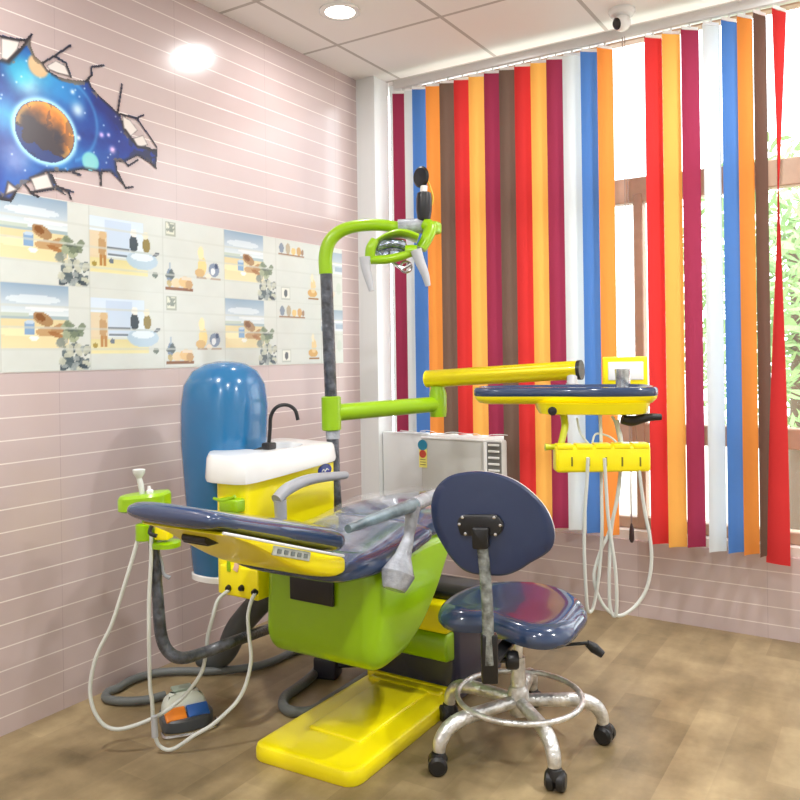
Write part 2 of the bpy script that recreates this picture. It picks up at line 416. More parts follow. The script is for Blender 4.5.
def vnoise(Y, Z, s, seed=0, octv=4):
    r = np.random.RandomState(seed); T = r.rand(64, 64); out = np.zeros_like(Y); amp = 0.5
    for k in range(octv):
        u = Y/s*(2**k); v = Z/s*(2**k); i = np.floor(u).astype(int); j = np.floor(v).astype(int); fu = u-i; fv = v-j
        fu = fu*fu*(3-2*fu); fv = fv*fv*(3-2*fv)
        g = lambda a, b: T[a % 64, b % 64]
        out += amp*((g(i, j)*(1-fu)+g(i+1, j)*fu)*(1-fv)+(g(i, j+1)*(1-fu)+g(i+1, j+1)*fu)*fv); amp *= 0.5
    return out/(1-0.5**octv)
class Canvas:
    def __init__(s, U, Vv, bg): s.U, s.V = U, Vv; s.c = np.zeros(U.shape+(3,))+np.array(bg, float)
    def put(s, m, c, a=1.0):
        m = np.clip(m*a, 0, 1)[..., None] if m.dtype != bool else (m*a)[..., None]
        s.c = s.c*(1-m)+np.array(c, float)*m
    def rect(s, u0, u1, v0, v1, c, a=1.0): s.put((s.U >= u0) & (s.U <= u1) & (s.V >= v0) & (s.V <= v1), c, a)
    def grad(s, u0, u1, v0, v1, c0, c1):
        m = (s.U >= u0) & (s.U <= u1) & (s.V >= v0) & (s.V <= v1); t = ((s.V-v0)/(v1-v0)).clip(0, 1)[..., None]
        s.c = np.where(m[..., None], np.array(c0, float)*(1-t)+np.array(c1, float)*t, s.c)
    def ell(s, u, v, a, b, c, al=1.0, rot=0.0):
        x = (s.U-u); y = (s.V-v); X = x*math.cos(rot)+y*math.sin(rot); Yq = -x*math.sin(rot)+y*math.cos(rot)
        s.put((((X/a)**2+(Yq/b)**2) <= 1), c, al)
    def blobs(s, u0, u1, v0, v1, n, cols, r, seed):
        q = random.Random(seed)
        for _ in range(n):
            s.ell(q.uniform(u0, u1), q.uniform(v0, v1), r*q.uniform(.5, 1.3), r*q.uniform(.4, 1.2), q.choice(cols), 0.85, q.uniform(0, 3))
def tile_paint(kind, y0, z0, W=0.375, Hh=0.33):
    def f(Y, Z):
        U = (Y-y0)/W; Vv = (Z-z0)/Hh; k = Canvas(U, Vv, (214, 218, 213))
        k.c += (vnoise(U, Vv, .2, 5)[..., None]-.5)*6
        if kind == 'A':
            k.grad(0.0, .74, .62, 1.0, (226, 232, 232), (158, 178, 196)); k.ell(.35, .82, .3, .05, (232, 238, 240), .6); k.ell(.5, .72, .25, .03, (238, 240, 240), .6)
            k.rect(0, .74, .60, .635, (176, 192, 196)); k.rect(0, .3, .62, .66, (198, 208, 198))
            k.grad(0, .74, .27, .60, (232, 220, 182), (222, 210, 172)); k.ell(.2, .45, .25, .05, (244, 232, 196), .7)
            k.ell(.45, .60, .12, .07, (178, 150, 116), 1, -.5); k.ell(.42, .62, .06, .04, (150, 112, 76), 1, -.5)
            k.ell(.52, .46, .16, .055, (196, 166, 128), .9, .1); k.ell(.64, .50, .11, .05, (184, 152, 116), .9, .3)
            k.ell(.60, .42, .1, .03, (168, 124, 84), .8, -.3)
            k.rect(.25, .36, .42, .56, (150, 178, 206)); k.ell(.305, .56, .055, .02, (196, 212, 226)); k.ell(.35, .38, .05, .03, (240, 240, 232))
            k.blobs(.66, .98, .03, .30, 46, [(112, 124, 128), (170, 178, 176), (84, 96, 104), (204, 206, 190)], .05, 4)
            k.blobs(.68, .9, .34, .56, 22, [(136, 148, 128), (176, 184, 160), (110, 122, 112)], .05, 8)
            k.blobs(.62, .72, .25, .36, 8, [(150, 158, 150), (190, 190, 176)], .04, 9)
        if kind == 'B':
            k.grad(0, .72, .40, .88, (226, 234, 236), (214, 226, 238)); k.rect(.2, .55, .42, .86, (190, 206, 226), .55)
            k.rect(0.0, .22, .38, .70, (222, 204, 170), .8)
            k.grad(0, .78, .20, .38, (230, 224, 182), (220, 212, 168))
            k.ell(.16, .52, .05, .14, (196, 168, 130)); k.ell(.17, .66, .05, .05, (214, 190, 154)); k.rect(.13, .16, .28, .42, (190, 150, 104)); k.rect(.18, .21, .28, .42, (190, 150, 104))
            k.rect(.22, .52, .50, .525, (120, 130, 140)); k.rect(.24, .5, .42, .44, (140, 150, 158))
            k.ell(.58, .60, .06, .11, (96, 106, 112)); k.ell(.58, .74, .045, .05, (236, 236, 230))
            k.ell(.76, .60, .055, .10, (160, 146, 96)); k.ell(.75, .73, .04, .05, (228, 224, 204))
            k.ell(.70, .40, .22, .12, (190, 208, 220)); k.ell(.70, .44, .16, .05, (222, 232, 238)); k.ell(.90, .50, .05, .025, (96, 104, 116), 1, .5)
            k.ell(.28, .35, .03, .035, (130, 140, 150)); k.ell(.06, .30, .03, .03, (176, 160, 100)); k.ell(.88, .23, .04, .04, (130, 140, 132))
        if kind == 'C':
            k.rect(.04, .20, .78, .97, (176, 182, 170)); k.rect(.06, .18, .80, .95, (222, 224, 210)); k.blobs(.07, .17, .82, .93, 8, [(150, 158, 150)], .03, 2)
            k.rect(.03, .46, .05, .09, (150, 112, 84)); k.ell(.10, .24, .05, .10, (140, 156, 176)); k.rect(.085, .115, .32, .42, (176, 190, 200)); k.blobs(.06, .16, .12, .3, 8, [(110, 120, 120), (196, 178, 130)], .04, 6)
            k.ell(.20, .15, .08, .06, (226, 210, 178)); k.ell(.34, .17, .10, .08, (224, 196, 150)); k.ell(.40, .14, .06, .06, (200, 170, 130)); k.rect(.28, .44, .2, .24, (226, 214, 196))
            k.rect(.52, .93, .24, .265, (158, 120, 90)); k.ell(.62, .42, .07, .14, (232, 214, 160)); k.ell(.60, .60, .05, .09, (240, 228, 188)); k.ell(.58, .32, .08, .06, (214, 186, 140))
            k.ell(.82, .38, .09, .10, (150, 162, 180)); k.ell(.80, .36, .04, .05, (226, 230, 232)); k.ell(.86, .44, .03, .04, (90, 104, 130)); k.ell(.72, .28, .05, .04, (236, 226, 210))
        if kind == 'D':
            k.rect(.05, .62, .74, .77, (158, 122, 92)); k.ell(.12, .86, .05, .08, (150, 160, 172)); k.ell(.26, .86, .05, .09, (190, 180, 160)); k.ell(.38, .83, .05, .06, (224, 200, 150)); k.ell(.5, .84, .05, .07, (206, 176, 132)); k.ell(.58, .83, .03, .05, (170, 150, 130))
            k.rect(.10, .30, .04, .24, (190, 196, 190)); k.rect(.12, .28, .06, .22, (226, 228, 220)); k.ell(.2, .14, .04, .06, (120, 126, 130))
            k.ell(.80, .18, .11, .07, (214, 182, 130)); k.ell(.82, .30, .06, .12, (230, 210, 170)); k.ell(.80, .44, .03, .08, (236, 226, 200)); k.rect(.70, .94, .08, .10, (170, 140, 106))
        if kind == 'E':
            k.grad(.0, .62, .55, .92, (222, 228, 230), (170, 184, 198)); k.rect(0, .62, .70, .75, (232, 236, 236)); k.rect(.0, .30, .56, .64, (156, 172, 190)); k.rect(.36, .62, .60, .68, (178, 190, 204))
            k.ell(.45, .3, .06, .1, (206, 214, 206)); k.ell(.3, .2, .05, .06, (222, 214, 196))
        for v in (.0, .25, .5, .75, 1.0):
            k.put(np.abs(Vv-v) < .011, (206, 210, 204), .6)
        for u in (0, 1.0): k.put(np.abs(U-u) < .008, (200, 204, 198), .8)
        return ((k.c-222)*1.25+219).clip(0, 255)
    return f
tw, th = 0.375, 0.33
for zi, z0 in enumerate((1.303, 1.633)):
    for ci, kd in enumerate('BCABCADE'):
        y0 = 0.895+tw*ci; y1 = min(y0+tw, 3.725)
        grid_panel('picture_tile', y0, y1, z0, z0+th, XL+0.0025, 0.0045, tile_paint(kd, y0, z0), wl, PAINTED)

# galaxy wall sticker with a torn edge
def wp(px, py): p = onx(px, py, XL); return (p.y, p.z)
def z1p(L): return [wp(a/4.0, b/4.0) for a, b in L]
OUT = z1p([(0, 235), (30, 245), (75, 190), (100, 165), (125, 138), (122, 180), (140, 225), (170, 250), (190, 280), (240, 310), (300, 320), (355, 320), (365, 345), (400, 385), (450, 430), (480, 460), (500, 520), (540, 570), (600, 590), (630, 610), (622, 672), (590, 650), (550, 625), (500, 650), (465, 650), (470, 690), (500, 752), (440, 690), (410, 690), (402, 742), (390, 690), (330, 680), (280, 690), (220, 690), (200, 690), (215, 730), (282, 797), (200, 745), (185, 690), (100, 740), (152, 787), (90, 740), (40, 806), (0, 790)])
OUT += [(1.56, 1.90), (1.50, 1.99), (1.44, 1.93), (1.40, 2.04), (1.31, 2.02), (1.34, 2.12), (1.24, 2.16), (1.33, 2.22), (1.28, 2.33), (1.36, 2.34), (1.41, 2.47), (1.50, 2.42), (1.56, 2.52), (1.62, 2.42)]
PATCH = [z1p(L) for L in ([(0, 150), (80, 165), (70, 200), (30, 245), (0, 235)], [(180, 262), (220, 240), (260, 262), (280, 308), (230, 296), (195, 282)], [(485, 460), (520, 480), (552, 522), (520, 550), (492, 512)], [(528, 552), (570, 538), (592, 582), (550, 592)],
         [(118, 712), (188, 692), (212, 752), (138, 767)], [(30, 728), (72, 760), (18, 780)])]
CRACK = [z1p(L) for L in ([(0, 145), (60, 158), (105, 162), (125, 138)], [(30, 245), (75, 205), (105, 165)], [(172, 250), (215, 225), (280, 182)], [(215, 225), (262, 252), (282, 308)], [(345, 322), (366, 300), (362, 275)], [(366, 268), (412, 262)], [(470, 445), (486, 338)], [(480, 456), (545, 474), (572, 460)], [(545, 474), (585, 530), (625, 590)], [(500, 520), (545, 585), (600, 600), (625, 600)], [(600, 650), (622, 672)], [(500, 650), (510, 665), (550, 640)],
         [(470, 690), (500, 752), (530, 748)], [(402, 690), (402, 742)], [(205, 700), (225, 745), (270, 765), (282, 797)], [(235, 750), (290, 768)], [(100, 740), (125, 775), (152, 787)], [(60, 770), (40, 806)], [(0, 795), (40, 802)], [(130, 768), (212, 755)], [(290, 690), (320, 700)])]
PL = onx(45, 132, XL); PL = (PL.y, PL.z)
def inpoly(Y, Z, poly):
    r = np.zeros(Y.shape, bool); n = len(poly)
    for i in range(n):
        (x1, y1), (x2, y2) = poly[i-1], poly[i]
        if y1 == y2: continue
        c = ((y1 > Z) != (y2 > Z)) & (Y < (x2-x1)*(Z-y1)/(y2-y1)+x1); r ^= c
    return r
def segdist(Y, Z, L, loop=False):
    d = np.full(Y.shape, 9.0); P = L+[L[0]] if loop else L
    for (a, b), (c, e) in zip(P[:-1], P[1:]):
        vx, vy = c-a, e-b; t = (((Y-a)*vx+(Z-b)*vy)/(vx*vx+vy*vy+1e-9)).clip(0, 1)
        d = np.minimum(d, np.hypot(Y-a-t*vx, Z-b-t*vy))
    return d
def sticker_mask(Y, Z):
    m = inpoly(Y, Z, OUT)
    for p in PATCH: m |= inpoly(Y, Z, p)
    for c in CRACK: m |= segdist(Y, Z, c) < 0.0065
    return m
def sticker_paint(Y, Z):
    k = Canvas(Y, Z, (20, 70, 156))
    n1 = vnoise(Y, Z, .16, 1, 5); n2 = vnoise(Y, Z, .09, 2, 5); n3 = vnoise(Y, Z, .05, 9, 4)
    k.put(((n1-.5)*4).clip(0, 1), (44, 140, 210), .7); k.put(((.48-n1)*6).clip(0, 1), (22, 40, 120), .9)
    far = ((Y-1.98)/.3).clip(0, 1); k.put(far*(.4+.6*n2), (44, 42, 130), .8)
    low = ((2.08-Z)/.15).clip(0, 1); k.put(low*(.5+.5*n1), (66, 64, 170), .7)
    for (px, py, s, c, a) in ((28, 82, .055, (230, 240, 250), .9), (18, 70, .07, (40, 190, 220), .7), (42, 75, .07, (60, 190, 225), .6), (8, 115, .06, (70, 200, 230), .6), (15, 158, .06, (190, 190, 230), .55), (77, 110, .028, (220, 240, 250), .9), (60, 92, .05, (40, 150, 220), .5), (112, 150, .014, (250, 210, 255), 1), (101, 135, .011, (220, 190, 255), 1), (78, 138, .01, (230, 240, 255), 1), (72, 92, .009, (220, 240, 255), 1), (108, 135, .008, (230, 210, 255), 1)):
        cy, cz = wp(px, py); g = np.exp(-((Y-cy)**2+(Z-cz)**2)/(s*s))*(0.55+0.9*n3 if s > .03 else 1); k.put(g.clip(0, 1), c, a)
    q = np.random.RandomState(4)
    for _ in range(90):
        cy, cz = q.uniform(1.3, 2.2), q.uniform(1.95, 2.5); k.put(np.exp(-((Y-cy)**2+(Z-cz)**2)/(0.0035**2)).clip(0, 1), (225, 240, 255), .9)
    ar = onx(60, 118, XL); rr = np.hypot((Y-ar.y), (Z-ar.z)); k.put(np.exp(-((rr-.165)/.008)**2)*(Y > ar.y+.06), (90, 180, 235), .42)
    # planet
    d = np.hypot((Y-PL[0])/.128, (Z-PL[1])/.118)
    k.put(np.exp(-((d-1.0)/.10)**2).clip(0, 1), (170, 225, 250), 1)
    k.put(d < .97, (40, 60, 120)); t = (n2*1.2+.9*((Z-PL[1])/.118)+.5*((Y-PL[0])/.128)-.35)
    ins = d < .95
    k.put(ins & (t > -.2), (62, 48, 46), .88); k.put(ins*((t-.15)*1.6).clip(0, 1)*(.5+n3), (236, 140, 52), .95); k.put(ins*np.exp(-((d-.9)/.1)**2)*(t > -.1), (250, 190, 90), .55); k.put(ins & (n3 > .6), (40, 40, 60), .4)
    for (px, py, r, c) in ((38, 66, .042, (214, 178, 132)), (90, 162, .038, (120, 204, 210))):
        cy, cz = wp(px, py); dd = np.hypot(Y-cy, Z-cz)/r; k.put((1.15-dd).clip(0, .25)*4, c, 1); k.put(((1-dd)*2).clip(0, 1)*n3, (250, 236, 210), .4)
    # torn rim and cracks, pale broken flakes
    edge = segdist(Y, Z, OUT, True); k.put((1.3-edge/.014).clip(0, 1)*(vnoise(Y, Z, .05, 11) > .33), (38, 34, 42), .9)
    k.put((edge < .02) & (vnoise(Y, Z, .04, 12) > .62), (128, 112, 92), .7)
    k.put(((Y-2.10)/.22).clip(0, 1)*(edge < .05)*(vnoise(Y, Z, .05, 15) > .42), (40, 40, 58), .75)
    for p in PATCH:
        k.put(inpoly(Y, Z, p), (224, 216, 210)); k.put((1.2-segdist(Y, Z, p, True)/.006).clip(0, 1), (70, 62, 64), .85)
    for c in CRACK: k.put((1.5-segdist(Y, Z, c)/.0048).clip(0, 1), (44, 38, 44), .95)
    return k.c
st = grid_panel('wall_sticker', 1.22, 2.40, 1.86, 2.62, XL+0.0035, 0.0036, sticker_paint, None, STICKER, sticker_mask)
tag(st, 'blue galaxy wall sticker with orange planet and torn black edges on the pink tiles', 'wall sticker')

# ------------------------------------------------------------------ ceiling fittings
DISC = emis('lamp_disc', (255, 250, 240), 8.0)
def downlight(x, y, label, power):
    t = thing('downlight', label, 'ceiling light', (x, y, ZC), 'round ceiling downlights')
    b = B(); add_lathe(b, [(0.072, -0.004), (0.098, -0.003), (0.1, -0.010), (0.096, -0.013), (0.072, -0.012), (0.072, -0.004)], (x, y, ZC), caps=False); obj('bezel', b, WHITEP, t)
    b = B(); add_lathe(b, [(0.074, -0.004), (0.073, -0.011), (0.0, -0.011)], (x, y, ZC)); obj('lens', b, DISC, t, label='glowing white lens')
    L = bpy.data.lights.new('downlight_lamp', 'AREA'); L.shape = 'DISK'; L.size = 0.14; L.energy = power; L.color = (1.0, 1.0, 1.0)
    o = bpy.data.objects.new('downlight_lamp', L); C.objects.link(o); o.location = (x, y, ZC-0.014)
DL = onz(340, 10, ZC)
downlight(DL.x, DL.y, 'round glowing downlight in the ceiling above the pink tiled wall', 8)
for lx, ly, lb in ((-0.35, 3.0, 'round glowing downlight in the ceiling near the window blind, added out of view for light'), (-2.2, 0.9, 'round glowing downlight nearer the door, beside the galaxy sticker wall, added out of view for light'), (-0.35, 0.9, 'round glowing downlight overhead in the middle of the room, added out of view for light'),
                   (1.3, 2.2, 'round glowing downlight close to the plain white side wall, added out of view for light'), (-0.9, -0.9, 'round glowing downlight at the door end of the room, added out of view for light')):
    downlight(lx, ly, lb, 32)  # unseen downlights, added to brighten the room

cc = ony(622, 22, 3.82)
t = thing('security_camera', 'white dome security camera hanging from the ceiling beside the blind rail', 'security camera', (cc.x, 3.82, ZC))
b = B(); add_lathe(b, [(0.062, 0.0), (0.064, -0.012), (0.055, -0.028), (0.04, -0.034)], (cc.x, 3.82, ZC)); obj('mount', b, WHITEP, t)
eye = Vector((-0.55, -0.75, -0.30)).normalized(); bc = Vector((cc.x, 3.82, ZC-0.062))
b = B(); add_lathe(b, [(0.042*math.cos(a), 0.042*math.sin(a)) for a in [PI*(-.5+k/10*.86) for k in range(11)]] , bc, eye); obj('body', b, WHITEP, t)
b = B(); add_lathe(b, [(0.028, 0.022), (0.028, 0.033), (0.022, 0.040), (0.010, 0.043)], bc, eye); ln = obj('lens', b, BLACK, t, label='black lens ring')

# ------------------------------------------------------------------ vertical blind
BY = 3.93
COLS = {'maroon': (152, 54, 80), 'white': (222, 226, 222), 'blue': (82, 128, 198), 'orange': (240, 148, 70), 'brown': (112, 92, 80), 'red': (204, 56, 56), 'yellow': (246, 184, 92)}
SM = {k: slat_mat('slat_'+k, v) for k, v in COLS.items()}
bl = thing('vertical_blind', 'vertical blind of maroon, white, blue, orange, brown, red and yellow slats over the window', 'blind', (-1.0, BY, 2.95))
b = B(); add_box(b, (-0.35, BY, 2.925), (4.25, 0.045, 0.05), bevel=0.005, seg=2); add_box(b, (-0.35, BY-0.012, 2.902), (4.25, 0.006, 0.01)); obj('headrail', b, ALU, bl, label='grey aluminium headrail')
def slat(xc, colour, zb, a0, a1=None, w=0.1, zt=2.875):
    xc += 0.018
    b = B(); n = 40 if a1 is not None else 12; rows = []
    for i in range(n+1):
        f = i/n; z = zt+(zb-zt)*f; a = math.radians(a0 if a1 is None else a0+(a1-a0)*f)
        sway = 0.0 if a1 is None else -0.035*f
        c = Vector((math.cos(a), math.sin(a), 0)); nn = Vector((-math.sin(a), math.cos(a), 0)); row = []
        for k in range(7):
            s = (k/6-.5); row.append(Vector((xc+sway, BY, z))+c*s*w+nn*0.006*(1-4*s*s))
        rows.append(row)
    ringloft(b, rows, caps=False, closed=False)
    # hanger at the top, weight pocket stitched at the foot
    o = obj('slat', b, SM[colour], bl, label=colour+' slat', sharp=60)
    h = B(); a = math.radians(a0); add_box(h, (xc, BY, zt+0.006), (w*0.9, 0.004, 0.014), Matrix.Rotation(a, 3, 'Z')); add_box(h, (xc, BY, zt+0.018), (0.008, 0.008, 0.018)); obj('hanger', h, WHITEP, o)
    return o
XSL = [('maroon', -2.452), ('white', -2.372), ('blue', -2.318), ('orange', -2.228), ('brown', -2.138), ('red', -2.046), ('yellow', -1.954), ('maroon', -1.860)]
for c, x in XSL: slat(x, c, 0.895, 30)
for c, x in [('brown', -1.770), ('red', -1.680), ('yellow', -1.588), ('maroon', -1.50), ('white', -1.412)]: slat(x, c, 0.43 if c in ('white', 'maroon') else 0.46, 28)
slat(-1.318, 'blue', 0.425, 38); slat(-1.240, 'orange', 0.42, 52, w=0.094)
for c, x, a, zb in [('red', -1.002, 44, .405), ('yellow', -0.917, 40, .40), ('maroon', -0.830, 42, .41), ('white', -0.735, 46, .40), ('blue', -0.655, 53, .405), ('orange', -0.588, 54, .405), ('brown', -0.525, 62, .405)]: slat(x, c, zb, a, w=0.094)
slat(-0.444, 'red', 0.375, 62, 168, w=0.105)
for k, (c, x) in enumerate([('yellow', -0.20), ('maroon', -0.11), ('white', 0.0), ('blue', 0.09), ('orange', 0.18), ('brown', 0.27), ('red', 0.36), ('yellow', 0.45), ('maroon', 0.54), ('white', 0.63), ('blue', 0.72), ('orange', 0.81), ('brown', 0.9)]):
    slat(x, c, .40, 70)
xc = ony(626, 300, BY-0.03).x
b = B(); add_tube(b, [(xc, BY-0.03, 2.9), (xc+.004, BY-0.03, 1.7), (xc+0.01, BY-0.03, 0.47)], 0.0028, 6); add_tube(b, [(xc+.012, BY-0.03, 2.9), (xc+.02, BY-0.03, 1.5), (xc+0.014, BY-0.03, 0.47)], 0.0022, 6)
cd = obj('pull_cord', b, mat('cord', (150, 130, 122), .6), bl, label='thin brown pull cord')
b = B(); add_lathe(b, [(0.004, 0.03), (0.011, 0.0), (0.013, -0.05), (0.006, -0.065)], (xc+0.012, BY-0.03, 0.47), n=16); obj('cord_weight', b, mat('cord_weight', (60, 40, 40), .5), cd)
b = B()
for i in range(8):
    x0 = XSL[i][1]; x1 = x0+0.09
    add_tube(b, [(x0, BY-0.03, 0.905), ((x0+x1)/2, BY-0.035, 0.893+0.03*random.random()), (x1, BY-0.03, 0.905)], 0.0018, 6, 6)
obj('bead_chain', b, WHITEP, bl, label='white bead chain looped along the slat feet')

# ------------------------------------------------------------------ air conditioner in the window
t = thing('air_conditioner', 'grey window air conditioner under the short slats behind the dental chair', 'air conditioner', (-2.02, 3.95, 0.43))
ax0, ax1 = -2.284, -1.785
b = B(); add_box(b, ((ax0+ax1)/2, 3.955, 0.66), (ax1-ax0, 0.21, 0.44), bevel=0.012); body = obj('body', b, ACM, t)
boxobj('rim', ((ax0+ax1)/2, 3.852, 0.876), (ax1-ax0, 0.012, 0.014), WHITEP, t, 0.004)
gx = (ax0+0.405+ax1)/2; gw = ax1-ax0-0.405
b = B(); add_box(b, (gx, 3.847, 0.66), (gw, 0.008, 0.42)); gr = obj('grille', b, mat('grille_back', (120, 120, 116), .6), t, label='louvred outlet')
for k in range(12): boxobj('louvre', (gx+0.006, 3.842, 0.855-0.034*k), (gw-0.03, 0.016, 0.012), WHITEP, gr, 0.003)
boxobj('grille_edge', (ax0+0.408, 3.842, 0.66), (0.018, 0.014, 0.42), WHITEP, gr, 0.003)
e = B(); c = ony(423, 456, 3.846); add_box(e, (c.x, 3.846, c.z-0.012), (0.05, 0.003, 0.105)); el = obj('energy_label', e, mat('label_yellow', (236, 226, 120), .5), t, label='yellow energy label with red and green dial')
b = B(); add_lathe(b, [(0.022, 0), (0.022, 0.002)], (c.x, 3.8445, c.z+0.012), (0, -1, 0)); obj('dial', b, mat('label_red', (190, 70, 50), .5), el)
b = B(); add_lathe(b, [(0.03, 0), (0.03, 0.004)], (c.x-0.002, 3.847, c.z+0.062), (0, -1, 0)); obj('label_badge', b, mat('label_teal', (40, 130, 160), .5), el)
b = B()
for k in range(3): add_box(b, (c.x, 3.844, c.z-0.02-0.014*k), (0.036, 0.001, 0.004))
obj('print', b, mat('label_ink', (120, 110, 60), .6), el)
boxobj('filler_board', (-2.44, 3.955, 0.66), (0.31, 0.05, 0.46), PAINT, t, 0.004, label='white filler board')

# ------------------------------------------------------------------ dental chair
ch = thing('dental_chair', 'reclined lime green and yellow dental chair with glossy navy cushions', 'dental chair', (-1.63, 2.4, 0))
xc0, xc1 = -1.838, -1.432
b = B(); pts = rounded([(xc0-.01, 1.962), (xc1, 1.985), (xc1, 2.66), (xc0, 2.66)], [0.06, 0.06, 0.03, 0.03])
pad(b, pts, [(0.004, 0.0), (0.0, 0.006), (0.0, 0.036), (0.005, 0.048), (0.014, 0.053), (0.024, 0.0545)], lambda x, y, h: Vector((x, y, h)))
add_box(b, (-1.635, 2.38, 0.054), (0.22, 0.46, 0.018), bevel=0.008); add_box(b, (-1.635, 2.62, 0.056), (0.33, 0.05, 0.022), bevel=0.01)
add_box(b, (-1.635, 2.65, 0.058), (0.40, 0.03, 0.03), bevel=0.01)
base = obj('base_plate', b, YEL, ch)
b = B(); add_box(b, (-1.63, 2.86, 0.19), (0.41, 0.42, 0.37), bevel=0.03); add_box(b, (-1.70, 2.64, 0.44), (0.20, 0.20, 0.26), bevel=0.02)
obj('pedestal', b, mat('pedestal_dark', (46, 46, 72), .3, coat=.3), ch, label='dark navy lift pedestal')
b = B(); add_prism(b, [(2.60, 0.185), (2.59, 0.24), (2.60, 0.29), (2.69, 0.29), (2.69, 0.17)], lambda a, z, h: Vector((h, a, z)), -1.83, -1.44, 0.012); obj('pedestal_cover', b, LIME, ch, label='lime pedestal cover')
b = B(); add_box(b, (-1.635, 2.655, 0.345), (0.39, 0.11, 0.11), bevel=0.01); obj('pedestal_band', b, YEL, ch, label='yellow pedestal band')
b = B(); add_box(b, (-1.63, 2.72, 0.415), (0.42, 0.12, 0.03), bevel=0.008); obj('lift_cover', b, BLACK, ch)
prof = rounded([(2.10, 0.655), (2.085, 0.36), (2.13, 0.305), (2.29, 0.318), (2.42, 0.385), (2.54, 0.495), (2.66, 0.65), (2.60, 0.69), (2.40, 0.69)], [.02, .08, .06, .05, .06, .06, .02, .02, .02], 8)
X0, X1 = -1.898, -1.425; RD = .05; lev = [(RD*(1-math.sin(t)), X0+RD*(1-math.cos(t))) for t in [PI/2*k/7 for k in range(8)]]
lev += [(RD*(1-math.sin(t)), X1-RD*(1-math.cos(t))) for t in [PI/2*k/7 for k in range(7, -1, -1)]]
prof = polar_outline(prof, 96, 1); b = B(); scaled_pad(b, prof, lev, lambda a, z, h: Vector((h, a, z)), .23); add_box(b, (-1.66, 2.89, .648), (.40, .56, .03), bevel=.01); shell = obj('shell', b, LIME, ch, label='lime green seat shell')
sa = ony(291, 574, 2.08); sb = ony(332, 604, 2.08)
b = B(); add_box(b, ((sa.x+sb.x)/2, 2.083, 0.567), (0.185, 0.012, 0.095), bevel=0.004); obj('slot', b, BLACK, shell, label='black slot opening')
b = B(); cushion(b, [(1.96, -1.89, -1.425, .64, .70), (2.05, -1.90, -1.415, .625, .715), (2.15, -1.90, -1.41, .622, .715), (2.3, -1.90, -1.41, .637, .725), (2.45, -1.895, -1.415, .66, .74)], e=3.4)
obj('seat', b, NAVY, ch)
b = B(); cushion(b, [(2.46, -1.885, -1.425, .665, .745), (2.6, -1.895, -1.415, .668, .765), (2.9, -1.90, -1.41, .665, .752), (3.1, -1.88, -1.43, .66, .735), (3.2, -1.83, -1.48, .655, .725)], e=3.0)
obj('backrest', b, NAVY, ch)
b = B(); cushion(b, [(3.27, -1.80, -1.50, .655, .715), (3.35, -1.81, -1.49, .65, .715), (3.42, -1.78, -1.52, .645, .70)], e=2.6); obj('headrest', b, NAVY, ch)
# raised leg rest
def lz(y): return 0.742+(1.925-y)/(1.925-1.405)*0.176
b = B(); S = []
for y, xl in ((1.925, -1.885), (1.85, -1.88), (1.70, -1.85), (1.55, -1.81), (1.47, -1.785), (1.425, -1.765)): S.append((y, xl, -1.418 if y > 1.45 else -1.43, lz(y), lz(y)+float(np.interp(y, [1.42, 1.6, 1.8, 1.925], [.056, .066, .082, .088]))))
cushion(b, S, e=3.0); lg = obj('leg_rest', b, NAVY, ch, label='raised navy leg rest')
b = B()
for y0, y1 in ((1.985, 1.445),):
    pts = []
    add_tube(b, [(-1.47, 1.945, lz(1.945)+.004), (-1.424, 1.93, lz(1.93)+.002), (-1.413, 1.895, lz(1.895)), (-1.413, 1.80, lz(1.80)), (-1.413, 1.7, lz(1.7)), (-1.413, 1.5, lz(1.5)), (-1.425, 1.43, lz(1.43))], 0.0042, 8)
obj('piping', b, PALE, lg, label='pale grey piping')
b = B(); S = []
for y, d, xl in ((1.935, .058, -1.86), (1.90, .072, -1.86), (1.82, .076, -1.85), (1.70, .062, -1.80), (1.60, .036, -1.78), (1.53, .018, -1.76), (1.45, .006, -1.75)): S.append((y, xl+0.01, -1.424, lz(y)-d, lz(y)+.004))
cushion(b, S, e=5.5, roundend=0.015); ls = obj('leg_rest_shell', b, YEL, lg, label='yellow leg rest underside')
Rk = Matrix.Rotation(-math.atan2(0.176, 0.52), 3, 'X')
ky = 1.69; b = B(); add_box(b, (-1.4235, ky, lz(ky)-0.020), (0.008, 0.165, 0.026), Rk, 0.003); kp = obj('keypad', b, mat('keypad', (196, 202, 198), .35), ls, label='grey touch keypad strip')
for k in range(5):
    yy = ky-0.056+0.028*k; boxobj('key', (-1.4185, yy, lz(yy)-0.020), (0.003, 0.017, 0.012), mat('key_ink', (120, 130, 128), .4) if k == 0 else bpy.data.materials['key_ink'], kp, 0.001, Rk)
b = B(); add_box(b, (-1.62, 1.545, lz(1.545)-.022), (0.10, 0.05, 0.02), bevel=.006); add_tube(b, [(-1.66, 1.52, lz(1.52)-.022), (-1.57, 1.52, lz(1.52)-.022)], .012, 14); obj('hinge', b, BLACK, lg)
